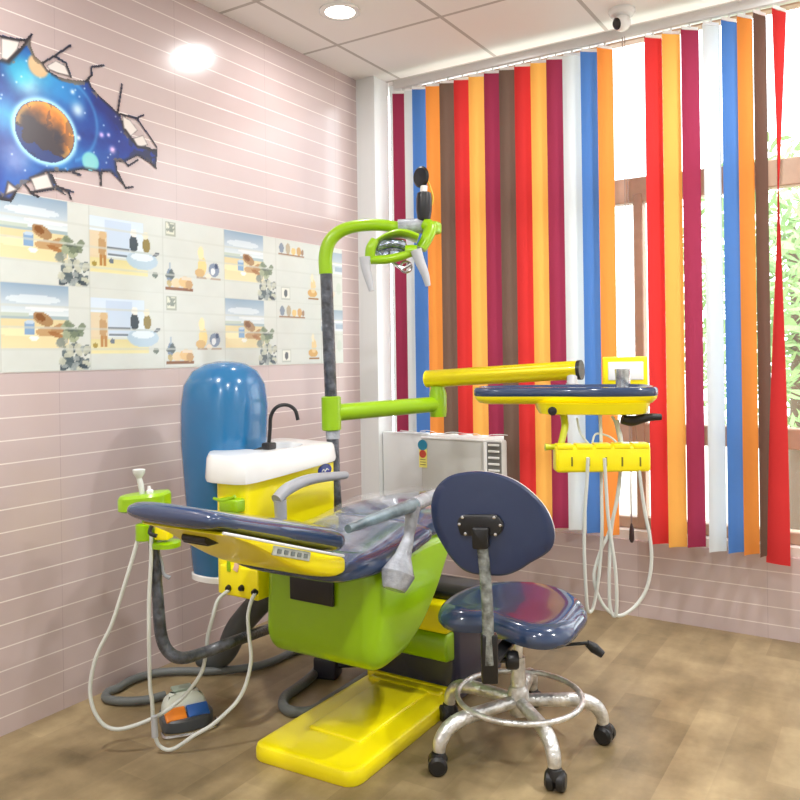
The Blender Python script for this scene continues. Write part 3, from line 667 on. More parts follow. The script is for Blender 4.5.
# armrests
A = [onx(p[0], p[1], -1.93) for p in ((281, 520), (280, 500), (289, 488), (312, 479), (346, 475))]
b = B(); add_tube(b, [A[0]-Vector((0, 0, .08)), A[0], A[1]], [0.026, 0.022, 0.024], 14); add_tube(b, [A[1]+Vector((0, -.02, .004)), A[2], A[3], A[4]], [0.022, 0.024, 0.021, 0.015], 14); add_box(b, (-1.92, 2.24, .70), (.05, .07, .06), bevel=.015)
obj('armrest', b, mat('armrest_grey', (158, 160, 166), .35), ch, label='grey armrest beside the yellow cabinet')
A = [onx(p[0], p[1], -1.36) for p in ((436, 495), (414, 505), (380, 517), (348, 529))]
b = B(); add_tube(b, A[:2], [0.022, 0.026], 16, smooth=False)
P = [onx(p[0], p[1], -1.36) for p in ((413, 506), (409, 535), (403, 556), (398, 574), (394, 590))]
add_tube(b, P, [0.028, 0.017, 0.028, 0.056, 0.036], 16); ar = obj('armrest', b, WRAPG, ch, label='armrest wrapped in clear plastic')
b = B(); add_tube(b, [A[1]+(A[0]-A[1])*.1, A[1], A[2], A[3]], [.026, .024, .019, .013], 14); obj('arm_pad', b, mat('wrapped_pad', (104, 122, 130), .2, coat=.6, noise=.2, nscale=16, bump=.7, bscale=40), ar, label='arm pad end under greenish film')
jb = onz(328, 676); b = B(); add_box(b, (jb.x, jb.y, .045), (.10, .09, .09), Matrix.Rotation(.3, 3, 'Z'), .01); add_tube(b, [(jb.x+.03, jb.y, .05), (-1.9, 2.8, .03), (-1.83, 2.85, .06)], .012, 8); obj('junction_box', b, DARK, ch)
# clear protective sheet over the cushions
b = B(); rows = []; q = random.Random(5)
for i in range(33):
    y = 2.03+i/32*1.15; row = []
    for j in range(25):
        x = -1.895+j/24*0.475; z = float(np.interp(y, [1.96, 2.05, 2.3, 2.45, 2.6, 2.9, 3.2], [.708, .722, .732, .748, .768, .76, .728]))
        z += 0.006+0.010*math.sin(9*y+7*x)*math.sin(14*x-5*y)+0.004*q.random(); ed = abs(j-12)/12
        row.append(Vector((x, y, z-0.018*ed**6)))
    rows.append(row)
ringloft(b, rows, caps=False, closed=False); obj('plastic_cover', b, FILM, ch, label='clear plastic sheet on the cushions', sharp=180)

# ------------------------------------------------------------------ spittoon unit
un = thing('spittoon_unit', 'yellow dental spittoon cabinet with white basin and plain blue housing behind the chair', 'dental unit', (-2.1, 2.4, 0.46))
plan = [(-2.135, 2.115), (-2.01, 2.125), (-2.00, 2.665), (-2.30, 2.72), (-2.33, 2.32)]
b = B(); pad(b, rounded(plan, 0.025), [(0.0, 0.475), (0.0, 0.90)], lambda x, y, h: Vector((x, y, h))); cab = obj('cabinet', b, YEL, un)
b = B(); add_box(b, (-2.015, 2.25, 0.535), (0.185, 0.31, 0.11), bevel=0.008); lb = obj('hose_box', b, YEL, un, label='low yellow box with hose sockets')
for px, py in ((229, 588), (242, 588), (255, 592)):
    c = ony(px, py, 2.095); h = B(); add_lathe(h, [(0.0085, 0.012), (0.0125, 0.0), (0.0125, -0.004), (0.007, -0.004)], (c.x, 2.095, c.z), (0, -1, 0), 16); obj('socket', h, BLACK, lb)
# basin: outline resampled around the bowl
bc = Vector((-2.165, 2.44)); po = rounded([(-2.165, 2.085), (-1.985, 2.095), (-1.975, 2.66), (-2.33, 2.72), (-2.36, 2.30)], 0.05, 8); N = 64
def rayhit(poly, c, a):
    d = Vector((math.cos(a), math.sin(a))); best = 0
    for i in range(len(poly)):
        p, q2 = poly[i-1]-c, poly[i]-c; e = q2-p; den = d.x*e.y-d.y*e.x
        if abs(den) < 1e-9: continue
        t = (p.x*e.y-p.y*e.x)/den; s = (p.x*d.y-p.y*d.x)/den
        if t > 0 and -1e-6 <= s <= 1+1e-6: best = max(best, t)
    return best
an = [2*PI*k/N for k in range(N)]; rad = [rayhit(po, bc, a) for a in an]
def ring(f, z, mode='o'):
    out = []
    for a, r in zip(an, rad):
        rr = (r-f) if mode == 'o' else f; x, y = bc.x+rr*math.cos(a), bc.y+rr*math.sin(a)
        zz = z if mode != 'b' else z
        out.append(Vector((x, y, zz)))
    return out
def under(f):
    out = []
    for a, r in zip(an, rad):
        x, y = bc.x+(r-f)*math.cos(a), bc.y+(r-f)*math.sin(a)
        out.append(Vector((x, y, 0.886+0.026*max(0, (y-2.12)/.54)**1.3)))
    return out
b = B(); ringloft(b, [under(.03), under(.0), [Vector((p.x, p.y, p.z+.012)) for p in under(-.004)], ring(.004, .972), ring(.012, .984), ring(.03, .987), ring(.135, .985, 'i'), ring(.125, .975, 'i'), ring(.10, .93, 'i'), ring(.05, .905, 'i'), ring(.012, .90, 'i')])
bs = obj('basin', b, WHITEP, un)
b = B(); add_lathe(b, [(0.018, .0), (0.018, .004), (0.006, .004)], (bc.x, bc.y, .90)); obj('drain', b, STEEL, bs)
fx, fy = -2.06, 2.33
def fz(px, py): p = ond(px, py, 2.98); return p
b = B(); f0 = onz(269, 449, .986); add_box(b, f0+Vector((0, 0, .012)), (.04, .05, .028), bevel=.008)
d0 = f0.dot(DV)
add_tube(b, [f0+Vector((0, 0, .02)), ond(270, 430, d0), ond(271, 416, d0), ond(277, 407, d0), ond(287, 405, d0), ond(295, 410, d0), ond(298, 420, d0)], 0.0075, 10)
add_tube(b, [f0+Vector((0, 0, .012)), ond(258, 449.5, d0), ond(248, 453, d0-.02), ], 0.006, 10, smooth=False); obj('faucet', b, BLACK, un, label='black gooseneck faucet')
b = B(); bd = onx(325, 469, -2.0); add_lathe(b, [(0.045, 0), (0.045, .004), (.04, .006)], (-2.004, bd.y, bd.z-.004), (1, 0, 0), 32)
for v in b.verts: v.co.z = bd.z-.004+(v.co.z-(bd.z-.004))*.55
bdg = obj('name_badge', b, mat('badge_blue', (24, 52, 150), .3), un, label='small blue oval badge')
b = B(); add_tube(b, [(-1.9975, bd.y-.024, bd.z-.008), (-1.9975, bd.y-.012, bd.z), (-1.9975, bd.y-.004, bd.z-.01), (-1.9975, bd.y+.008, bd.z), (-1.9975, bd.y+.022, bd.z-.006)], .0022, 6); obj('lettering', b, WHITEP, bdg)
# plain blue housing
hc = Vector((-2.325, 2.35)); b = B(); rings = []
for z, rx, ry in ((0.475, .112, .11), (.50, .115, .115), (.75, .14, .14), (1.0, .162, .16), (1.15, .166, .16), (1.235, .155, .15), (1.29, .125, .12), (1.32, .08, .075), (1.33, .03, .03)):
    sh = -0.012+0.02*(z-.5)
    rings.append([Vector((hc.x+sh+rx*math.copysign(abs(math.cos(a))**.8, math.cos(a)), hc.y+sh*.4+ry*math.copysign(abs(math.sin(a))**.8, math.sin(a)), z)) for a in [2*PI*k/48 for k in range(48)]])
ringloft(b, rings); hs = obj('housing', b, BLUE, un, label='plain glossy blue housing with rounded top')
b = B(); ringloft(b, [[Vector((hc.x-.013+rx*math.copysign(abs(math.cos(a))**.8, math.cos(a)), hc.y-.005+ry*math.copysign(abs(math.sin(a))**.8, math.sin(a)), z)) for a in [2*PI*k/48 for k in range(48)]] for z, rx, ry in ((.452, .112, .11), (.456, .118, .116), (.476, .118, .116), (.480, .113, .112))]); obj('housing_foot', b, WHITEP, hs, label='white foot rim')
# cup filler bracket on the cabinet corner, green
b = B(); p = ony(228, 503, 2.10); add_box(b, (p.x+.02, 2.10, p.z-.005), (.09, .05, .05), bevel=.01); add_tube(b, [(p.x-.055, 2.085, p.z+.014), (p.x+.0, 2.08, p.z+.012), (p.x+.05, 2.085, p.z+.03)], .006, 10); obj('cup_filler', b, LIME, un, label='lime cup filler bracket')
b = B(); p = ony(228, 562, 2.09); add_box(b, (p.x, 2.093, p.z), (.016, .006, .07), bevel=.002); obj('tag', b, LIME, lb)
b = B(); p = ony(236, 566, 2.09); add_box(b, (p.x, 2.092, p.z), (.022, .004, .04), Matrix.Rotation(.3, 3, 'Y'), .001); obj('paper_tag', b, mat('paper_pink', (240, 200, 180), .6), lb, label='pale pink paper tag')
# arm that carries the unit from the chair pedestal
b = B(); add_box(b, (-1.93, 2.40, .435), (.24, .16, .08), bevel=.01); add_box(b, (-1.84, 2.5, .42), (.12, .18, .07), bevel=.01); obj('carrier_arm', b, BLACK, un)
# pole for the lamp and tray
D0 = 3.45; p0 = ond(331, 400, D0); pb = Vector((p0.x, p0.y, 0.5))
pole_x, pole_y = p0.x, p0.y
b = B(); add_tube(b, [(pole_x+.03, pole_y, .47), (pole_x+.012, pole_y, .8), (pole_x, pole_y, 1.155), ond(326, 268, D0)], 0.027, 18, smooth=False); obj('pole', b, WRAP, un, label='dark pole wrapped in film')
b = B(); add_tube(b, [(pole_x+.005, pole_y, 1.145), (pole_x+.008, pole_y, 0.985)], 0.031, 20, smooth=False); obj('pole_sleeve', b, WRAPG, un)
b = B(); add_box(b, (pole_x+.03, pole_y-.04, .52), (.14, .16, .10), bevel=.02); obj('pole_foot', b, DARK, un)
# fat dark drain hose under the unit
b = B(); add_tube(b, [(-2.02, 2.33, .485), ony(240, 625, 2.40), onz(226, 652, .10), onz(214, 661, .042), onz(196, 664, .04)+Vector((-.03, .06, 0))], [.05, .05, .045, .038, .036], 14); obj('drain_hose', b, DHOSE, un, label='thick dark drain hose')

# ------------------------------------------------------------------ dental light
li = thing('dental_light', 'lime green dental lamp arching from the top of the wrapped pole', 'dental lamp', ond(326, 268, D0))
b = B(); arc = [ond(326, 274, D0), ond(325.5, 256, D0), ond(330, 241, D0), ond(341, 231, D0), ond(358, 226, D0), ond(380, 225, D0), ond(402, 228, D0-.01)]
add_tube(b, arc, [.030, .030, .029, .028, .027, .026, .024], 18); obj('arm', b, LIME, li)
b = B(); add_tube(b, [ond(398, 227, D0-.01), ond(408, 226.5, D0-.01), ond(419, 226, D0-.01)], .033, 18); add_lathe(b, [(.0, -.03), (.03, -.03), (.034, 0), (.03, .03), (0, .03)], ond(418, 226, D0-.01), RV); obj('joint', b, WRAPG, li, label='grey wrapped joint')
b = B(); add_tube(b, [ond(424, 224, D0-.02), ond(430, 228, D0-.03), ond(427, 238, D0-.05), ond(421, 249, D0-.06)], [.03, .03, .026, .024], 14); add_box(b, ond(434, 228, D0), (.055, .06, .055), bevel=.015); obj('elbow', b, LIME, li)
# head: curved lime shroud, reflector, cross bar and two grips
hd = D0-.08
b = B(); tk = []
for k in range(15):
    s = k/14; px = 372+s*46; py = 246-10*math.sin(s*PI*.9)-4*s
    tk.append((px, py))
rings = []
for px, py in tk:
    c = ond(px, py, hd); r = []
    for a in range(20):
        th = 2*PI*a/20; r.append(c+DV*(.075*math.cos(th))+UP*(.018*math.sin(th))+RV*(.006*math.sin(th)))
    rings.append(r)
ringloft(b, rings); hsd = obj('lamp_shroud', b, LIME, li)
b = B()
for s0 in (-1, 1):
    rr = []
    for k in range(9):
        f = k/8; c = ond(378+f*30, 250-4*math.sin(f*PI), hd+s0*.038)
        rr.append([c+DV*(.032*math.cos(2*PI*a/14))+UP*(.012*math.sin(2*PI*a/14)) for a in range(14)])
    ringloft(b, rr)
add_box(b, ond(391, 247.5, hd), (.135, .10, .066), Matrix.Rotation(YAW, 3, 'Z') @ Matrix.Rotation(.08, 3, 'Y'), .022, 2)
for k in range(5): add_box(b, ond(379+k*6.5, 254, hd-.045), (.022, .02, .03), Matrix.Rotation(YAW+.3*(k % 3-1), 3, 'Z') @ Matrix.Rotation(.5*((k*2) % 3-1), 3, 'Y'), .003, 1)
obj('reflector', b, mat('reflector', (150, 158, 172), .15, metal=.9, noise=.35, nscale=38, bump=.6, bscale=50), hsd, label='silver faceted reflector')
b = B(); add_tube(b, [ond(375, 240, hd-.06), ond(371, 248, hd-.065), ond(370, 256, hd-.06), ond(369, 261, hd-.05)], [.018, .022, .022, .02], 14); add_tube(b, [ond(365, 260, hd-.06), ond(385, 259.5, hd-.065), ond(402, 256, hd-.06), ond(415, 251, hd-.05)], [.017, .019, .018, .017], 14); add_lathe(b, [(0, -.025), (.024, -.025), (.026, 0), (.024, .025), (0, .025)], ond(411, 251, hd-.05), RV, 20); obj('yoke', b, LIME, li)
for i, L in enumerate((((365, 257), (366, 268), (369, 280), (371.5, 291)), ((416, 250), (420, 262), (425, 274), (428, 286)))):
    b = B(); add_tube(b, [ond(px, py, hd-.07) for px, py in L], [.025, .021, .017, .011], 14); obj('handle', b, GREYP, li, label='pale grey grip')
b = B(); c = ond(406, 267, hd-.03); add_torus(b, c, .022, .006, 24, 8, DV); add_tube(b, [ond(392, 262, hd-.03), ond(402, 268, hd-.03), ond(411, 264, hd-.03)], .008, 8); obj('sensor', b, STEEL, li)
ic = thing('intraoral_camera', 'black intraoral camera standing on top of the dental lamp joint', 'camera', ond(420, 222, D0-.02))
dd = D0-.02
b = B(); add_lathe(b, [(.012, 0), (.028, .01), (.034, .05), (.034, .1), (.030, .125), (.02, .13)], ond(424, 222, dd), (0.02, 0.0, 1), 20); obj('grip', b, BLACK, ic)
b = B(); add_tube(b, [ond(423, 200, dd), ond(424, 186, dd)], .016, 14); obj('neck', b, WHITEP, ic, label='white neck')
b = B(); add_lathe(b, [(.005, -.008), (.034, -.01), (.042, 0), (.034, .01), (.005, .012)], ond(421, 177, dd), DV+RV*.75, 28)
for v in b.verts: v.co.z = ond(421, 177, dd).z+(v.co.z-ond(421, 177, dd).z)*1.12
obj('sensor_head', b, BLACK, ic)
b = B(); add_tube(b, [ond(427, 215, dd), ond(433, 200, dd), ond(430, 186, dd), ond(427, 180, dd)], .0035, 8); obj('cable', b, mat('yellow_cable', (226, 190, 60), .4), ic, label='thin yellow cable')

# ------------------------------------------------------------------ instrument tray on its two arms
ty = thing('instrument_tray', 'yellow dental instrument tray with navy mat on lime and yellow swing arms', 'instrument tray', ond(563, 395, 3.1))
b = B(); add_lathe(b, [(.036, -.075), (.043, -.07), (.043, .07), (.036, .075)], (pole_x+.001, pole_y, 1.095), n=24)
el = ond(438, 404, 3.78); st0 = Vector((pole_x, pole_y, el.z-.012))
add_tube(b, [st0, el], [.038, .036], 20, smooth=False); add_lathe(b, [(.0, -.06), (.038, -.06), (.042, -.03), (.042, .05), (.034, .075), (.034, .085), (0, .085)], el+Vector((.0, 0, 0)), n=24); obj('swing_arm', b, LIME, ty, label='lime swing arm on the pole')
yl = ond(427, 379, 3.80); yr = ond(579, 370, 3.42)
b = B(); dr = (yr-yl).normalized(); add_tube(b, [yl-dr*.004, yl+dr*.01, yr], [.034, .041, .041], 24, smooth=False); add_tube(b, [yl, yr], .041, 24, smooth=False); obj('spring_arm', b, YEL, ty, label='yellow parallel spring arm')
b = B(); add_tube(b, [yr-dr*.004, yr+dr*.012], .043, 24, smooth=False); obj('end_cap', b, BLACK, ty, label='black arm end cap')
au = math.radians(25); TU = Vector((math.cos(au), math.sin(au), 0)); TV = Vector((-math.sin(au), math.cos(au), 0))
tc = ond(563, 392, 3.08); tc.z = 0
def t3(x, y, h): return tc+TU*x+TV*y+UP*h
b = B(); add_tube(b, [ond(572, 377, 3.38), ond(572, 386, 3.36)], .022, 16, smooth=False); p = ond(572, 387, 3.36); add_tube(b, [Vector((p.x, p.y, 1.17)), Vector((p.x, p.y, 1.215))], .026, 16, smooth=False); obj('swivel', b, GREYP, ty)
# outline: narrow tongue to the one side, broad body to the other
ol = [Vector(p) for p in ((-.345, -.02), (-.335, -.07), (-.28, -.105), (-.12, -.12), (.0, -.14), (.10, -.165), (.24, -.165), (.325, -.13), (.345, -.05), (.345, .06), (.32, .14), (.22, .165), (.0, .165), (-.15, .145), (-.29, .10), (-.335, .05))]
ol = smooth_loop(ol, 5)
b = B(); pad(b, ol, [(.035, 1.174), (.006, 1.178), (.0, 1.188), (.0, 1.207), (.006, 1.215), (.016, 1.216), (.026, 1.207), (.05, 1.206)], t3); obj('tray_mat', b, NAVY, ty, label='navy tray mat')
b = B(); pad(b, inset(ol, .0), [(.06, 1.150), (.02, 1.156), (.004, 1.172), (.002, 1.182)], t3); tp = obj('tray_pan', b, YEL, ty, label='yellow tray underside')
b = B(); bx = smooth_loop([Vector(p) for p in ((-.10, -.06), (-.06, -.13), (.10, -.155), (.25, -.15), (.305, -.08), (.305, .06), (.25, .13), (.05, .13), (-.08, .06))], 5)
pad(b, bx, [(.03, 1.112), (.006, 1.116), (.0, 1.128), (-.012, 1.158)], t3); obj('control_box', b, YEL, ty)
b = B(); p = ond(552, 411, 2.92); add_lathe(b, [(.0, .0), (.016, 0), (.016, .012), (.008, .014)], p, -DV, 16); obj('control_knob', b, BLACK, ty)
b = B(); pj = ond(627, 409, 2.98); add_box(b, pj+Vector((0, 0, .012)), (.035, .04, .06), bevel=.008); pa = ond(630, 418, 2.96); add_tube(b, [ond(622, 419, 2.96), ond(632, 421, 2.96), ond(648, 417.5, 2.95), ond(661, 417, 2.95)], [.018, .02, .015, .012], 14); obj('handle', b, BLACK, ty, label='black tray handle')
b = B(); pj = ond(645, 411, 3.0); add_lathe(b, [(.01, 0), (.014, .01), (.01, .03)], pj, (0, 0, -1), 12); obj('cap', b, WHITEP, ty)
# film viewer at the back of the tray
vd = 3.24; va = ond(602.5, 357, vd); vb = ond(647.5, 385, vd); vc = (va+vb)/2; vc.z = (va.z+1.206)/2; vh = va.z-1.206; vw = (vb-va).dot(RV)
Rv = Matrix.Rotation(YAW, 3, 'Z')
b = B(); add_box(b, vc, (vw, .022, vh), Rv, .006); fv = obj('film_viewer', b, YEL, ty, label='yellow framed film viewer')
b = B(); add_box(b, vc+Vector((0, 0, .002))-DV*.011, (vw*.79, .006, vh*.62), Rv, .003); obj('screen', b, SCREEN, fv, label='white viewer screen')
# handpiece hanger
hd0 = 2.93; ha = ond(555, 445, hd0); hb = ond(650, 472, hd0); hcn = (ha+hb)/2; hw = (hb-ha).dot(RV); hh = ha.z-hb.z
b = B(); add_box(b, hcn+DV*.02, (hw, .075, hh*.94), Rv, .012)
for k in range(5):
    c = hcn+RV*(hw*(-.5+(k+.5)/5))+UP*(hh*.44); add_box(b, c+DV*.01, (hw/5*.86, .06, .02), Rv, .005)
hg = obj('handpiece_hanger', b, YEL, ty, label='yellow five slot handpiece hanger')
for k, px in enumerate((571, 588, 605, 621, 639)):
    c = ond(px, 461, hd0-.0); boxobj('slot', c-DV*.017, (.006, .006, .034), mat('slot_olive', (120, 116, 20), .6) if k == 0 else bpy.data.materials['slot_olive'], hg, .001, Rv)
b = B(); add_tube(b, [ond(563, 412, 3.02), ond(565, 425, 3.0), ond(563, 436, 2.98), ond(560, 447, 2.96)], [.014, .014, .013, .013], 12); add_tube(b, [ond(545, 447, 2.95), ond(551, 447, 2.95), ond(560, 446, 2.95)], [.014, .011, .011], 12); obj('hanger_bracket', b, mat('olive_lime', (196, 202, 20), .35, coat=.2), ty, label='yellow green bracket')
def q4(L): return [(520+a/4, 430+c/4) for a, c in L]
HO = [q4([(272, 110), (268, 200), (261, 300), (257, 400), (258, 520), (264, 640), (270, 715), (285, 725), (300, 680), (318, 560), (328, 400), (326, 250), (325, 60), (320, -60)]),
      q4([(338, 112), (344, 220), (352, 340), (368, 460), (382, 560), (387, 660), (384, 738), (368, 735), (358, 680), (358, 520), (368, 380), (390, 260), (404, 120), (390, -40)]),
      q4([(474, 130), (484, 220), (500, 330), (520, 430), (526, 520), (516, 600), (494, 660), (450, 715), (395, 743), (345, 715), (310, 655), (296, 590), (304, 540), (328, 470), (352, 420), (378, 330), (396, 240), (403, 130), (402, 60), (380, -40)])]
for k, L in enumerate(HO):
    b = B(); n = len(L); pts = []
    for i, (px, py) in enumerate(L):
        f = i/(n-1); pts.append(ond(px, py, hd0-.03+.08*f+(0.01*k)))
    add_tube(b, pts, .0065, 10, 6); obj('handpiece_hose', b, HOSE, ty, label=['pale hose hanging from the second slot', 'pale hose hanging from the middle slot', 'pale hose looping from the end slot'][k])
b = B(); add_tube(b, [ond(592, 445, 2.97), ond(596, 434, 2.98), ond(610, 437, 2.98), ond(620, 446, 2.96)], .004, 8); add_tube(b, [ond(577, 418, 3.0), ond(580, 432, 2.99), ond(588, 443, 2.97)], .004, 8); add_tube(b, [ond(612, 416, 3.0), ond(620, 432, 2.99), ond(622, 446, 2.96)], .006, 8); obj('tubing', b, HOSE, ty)
cp = ond(623, 383, 3.10); cp.z = 1.207
t = thing('cup', 'steel tumbler standing on the navy tray in front of the film viewer', 'cup', cp)
b = B(); add_lathe(b, [(.024, 0.0), (.027, .002), (.031, .072), (.029, .072), (.025, .004), (.0, .004)], cp, n=28); obj('body', b, mat('tumbler_steel', (206, 208, 206), .18, metal=.9, noise=.2, nscale=30), t)

# ------------------------------------------------------------------ assistant holder on its bent arm
ah = thing('assistant_holder', 'lime green suction holder on a wrapped bent arm beside the pink wall', 'instrument holder', ond(155, 545, 2.72))
da = 2.72
b = B(); add_tube(b, [ony(268, 629, 2.36), ond(235, 641, 2.84), ond(205, 652, 2.78), ond(182, 658, da), ond(168, 651, da), ond(161, 634, da), ond(158, 600, da), ond(154, 545, da)], [.02, .02, .02, .021, .021, .021, .02, .018], 14); obj('support_arm', b, WRAP, ah, label='dark arm wrapped in film')
Ra = Matrix.Rotation(YAW-.15, 3, 'Z')
c = ond(143, 500, da); pl = rounded([(-.088, -.02), (-.055, -.05), (.05, -.05), (.085, -.03), (.085, .05), (.05, .065), (-.05, .06), (-.085, .03)], .025)
def h3(x, y, h): return c+(Ra@Vector((x, y, 0)))+UP*(h+.10*x)
b = B(); pad(b, [Vector(p) for p in pl], [(.012, -.035), (.0, -.028), (.0, .012), (.008, .022), (.02, .024)], h3); add_tube(b, [c-UP*.03, ond(154, 545, da)], .016, 12); obj('holder', b, LIME, ah)
b = B(); s1 = ond(143, 500, da-.02); add_tube(b, [s1, ond(141, 486, da-.02), ond(139, 478, da-.02)], [.008, .010, .009], 12); add_lathe(b, [(.006, 0), (.010, .008), (.020, .024), (.021, .036), (.016, .037)], ond(139, 480, da-.02), n=18); obj('suction_tip', b, HOSE, ah, label='pale flared suction tip')
b = B(); add_tube(b, [ond(150, 500, da-.03), ond(149, 486, da-.03)], [.009, .005], 12); add_lathe(b, [(.011, 0), (.012, .012), (.006, .016)], ond(150, 494, da-.03), n=16); obj('syringe', b, WHITEP, ah)
b = B(); add_lathe(b, [(.02, -.03), (.028, -.026), (.028, .026), (.02, .03)], ond(144, 532, da-.02), n=20); add_lathe(b, [(.03, -.012), (.05, -.008), (.05, .008), (.03, .012)], ond(166, 544, da), n=24); obj('valve', b, LIME, ah)
b = B(); add_box(b, ond(164, 531, da-.01), (.05, .05, .055), Ra, .006); obj('valve_block', b, YEL, ah)
b = B(); add_tube(b, [ond(152, 525, da-.05), ond(150, 533, da-.06), ond(157, 536, da-.06)], .007, 8); obj('clip', b, BLACK, ah)
b = B(); add_tube(b, [ond(158, 550, da), ond(162, 563, da), ond(164, 574, da), ond(170, 578, da)], [.004, .005, .006, .008], 8); obj('film_twist', b, WRAPG, ah, label='loose twist of clear film')
LA = [(139, 535), (132, 560), (121, 596), (111, 626), (99, 650), (93, 668), (90, 690), (93, 708), (101, 722), (110, 728), (121, 729), (136, 725), (151, 719), (166, 711), (180, 700), (192, 687), (202, 671), (206, 652), (208, 635), (213, 616), (218, 600), (229, 590)]
LB = [(151, 535), (151, 560), (149, 600), (149, 640), (150, 685), (152, 700), (153, 718), (155, 736), (161, 747), (173, 749), (195, 735), (212, 725), (228, 711), (238, 700), (246, 684), (251, 660), (249, 635), (248, 616), (251, 602), (255, 593)]
e229 = ony(229, 589, 2.09).dot(DV); e255 = ony(255, 593, 2.09).dot(DV)
for L, de, zmin, lbl in ((LA, e229, None, 'pale hose in a loop near the wall'), (LB, e255, None, 'pale hose in the nearer loop')):
    b = B(); n = len(L); pts = []
    for i, (px, py) in enumerate(L):
        f = i/(n-1); d = da-.03+(de-da+.03)*max(0, (f-.5)*2)
        p = ond(px, py, d)
        if p.z < .012: p = onz(px, py, .012)
        pts.append(p)
    add_tube(b, pts, .0068, 10, 6); obj('suction_hose', b, HOSE, ah, label=lbl)
b = B(); add_tube(b, [ond(154, 716, da-.04), ond(155, 737, da-.04)], .011, 10, smooth=False); obj('hose_cuff', b, GREYP, ah)

# ------------------------------------------------------------------ foot control and floor hoses
fa = onz(158, 736); fb2 = onz(208, 724); fc = (fa+fb2)/2; 
fdir = (fb2-fa).normalized(); fper = Vector((-fdir.y, fdir.x, 0))
fcn = fc+fper*.075+RV*.025
t = thing('foot_control', 'grey foot control with orange and blue pads on the floor under the hoses', 'foot pedal', fcn)
def f3(x, y, h): return fcn+fdir*x+fper*y+UP*h
po2 = rounded([(-.095, -.065), (-.03, -.092), (.06, -.085), (.098, -.04), (.09, .06), (.05, .095), (-.04, .095), (-.085, .06)], .03)
b = B(); pad(b, [Vector(p) for p in po2], [(.004, 0.0), (.0, .004), (.0, .038), (.006, .044)], f3); obj('base', b, mat('pedal_base', (84, 88, 92), .4), t)
b = B(); po3 = rounded([(-.082, -.02), (.082, -.02), (.08, .06), (.045, .09), (-.04, .09), (-.08, .055)], .03); pad(b, [Vector(p) for p in po3], [(.0, .04), (.002, .062), (.012, .085), (.03, .1), (.05, .107)], f3); obj('cover', b, CREAM, t)
b = B(); add_box(b, f3(.0, .045, .108), (.075, .05, .01), Matrix.Rotation(math.atan2(fdir.y, fdir.x), 3, 'Z'), .004); obj('top_plate', b, mat('pedal_plate', (150, 166, 150), .4), t)
Rf = Matrix.Rotation(math.atan2(fdir.y, fdir.x), 3, 'Z') @ Matrix.Rotation(math.radians(28), 3, 'X')
b = B(); add_box(b, f3(-.045, -.045, .052), (.075, .055, .016), Rf, .005); obj('orange_pad', b, ORANGE, t, label='orange pad')
b = B(); add_box(b, f3(.036, -.045, .052), (.078, .055, .016), Rf, .005); obj('blue_pad', b, BLUEPAD, t, label='blue pad')
b = B(); add_tube(b, [f3(-.10, -.07, .008), f3(-.09, -.11, .008), f3(.0, -.125, .008), f3(.085, -.105, .008), f3(.105, -.05, .008)], .006, 8); obj('wire_guard', b, STEEL, t)
zz = .019
P = [onz(px, py, zz) for px, py in ((310, 646), (293, 652), (270, 662), (245, 668), (212, 671), (180, 671), (155, 673), (132, 680), (118, 688))]
P2 = [onz(px, py, zz) for px, py in ((108, 692), (106, 698), (120, 701), (145, 700), (165, 695))]
P = [Vector((max(p.x, XL+.03), p.y, p.z)) for p in P]; P2 = [Vector((max(p.x, XL+.03), p.y, p.z)) for p in P2]
b = B(); add_tube(b, P+P2, .0165, 14, 6); tag(obj('floor_hose', b, GHOSE), 'grey hose looping along the pink wall from chair to foot control', 'hose', 'grey floor hoses')
P = [onz(px, py, .021) for px, py in ((325, 652), (320, 664), (312, 676), (297, 688), (285, 697), (284, 707), (295, 712), (312, 710), (332, 700), (352, 688), (374, 672))]
P[0] += Vector((0, .05, .05))
for i, p in enumerate(P):
    if p.x > -1.87 and p.y < 2.6: P[i] = Vector((-1.862, p.y, p.z))
b = B(); add_tube(b, P, .02, 14, 6); tag(obj('floor_hose', b, GHOSE), 'grey hose bent in a tight curve beside the yellow base plate', 'hose', 'grey floor hoses')

# ------------------------------------------------------------------ stool
S0 = Vector((-1.118, 2.522, 0))
so = thing('dental_stool', 'navy dentist stool with round backrest and silver five legged castor base', 'stool', S0)
b = B(); add_lathe(b, [(.0, .10), (.03, .10), (.036, .115), (.036, .18), (.03, .195), (.026, .20)], S0, n=24); obj('hub', b, CHROME, so)
b = B(); add_lathe(b, [(.026, .19), (.024, .30), (.017, .30), (.017, .41), (0, .41)], S0, n=20); obj('gas_column', b, CHROME, so)
for k in range(5):
    a = math.radians((-115, -45, 31, 104, 176)[k]); u = Vector((math.cos(a), math.sin(a), 0)); X = (1.14, 1.0, .97, 1.0, .95)[k]
    b = B(); add_tube(b, [S0+u*.02+UP*.148, S0+u*.12*X+UP*.150, S0+u*.215*X+UP*.148, S0+u*.265*X+UP*.132, S0+u*.292*X+UP*.10, S0+u*.298*X+UP*.068], [.021, .022, .024, .024, .023, .02], 16)
    lgo = obj('leg', b, CHROME, so)
    cw = S0+u*.298*X; ax = Vector((-u.y, u.x, 0)); ax = (ax*math.cos(.6)+u*math.sin(.6)).normalized(); off = u*.006
    b = B()
    for s in (-1, 1): add_lathe(b, [(.0, -.015), (.022, -.016), (.031, -.009), (.031, .009), (.022, .016), (.0, .015)], cw+off+ax*.016*s+UP*.031, ax, 24)
    add_lathe(b, [(.029, 0), (.031, .01), (.022, .03), (.012, .034)], cw+off*.5+UP*.036, (0, 0, 1), 20)
    obj('caster', b, BLACK, lgo, label='black twin castor')
b = B(); add_torus(b, S0+UP*.175+Vector((0.012, -.02, 0)), .212, .0095, 56, 10); rg = obj('foot_ring', b, CHROME, so)
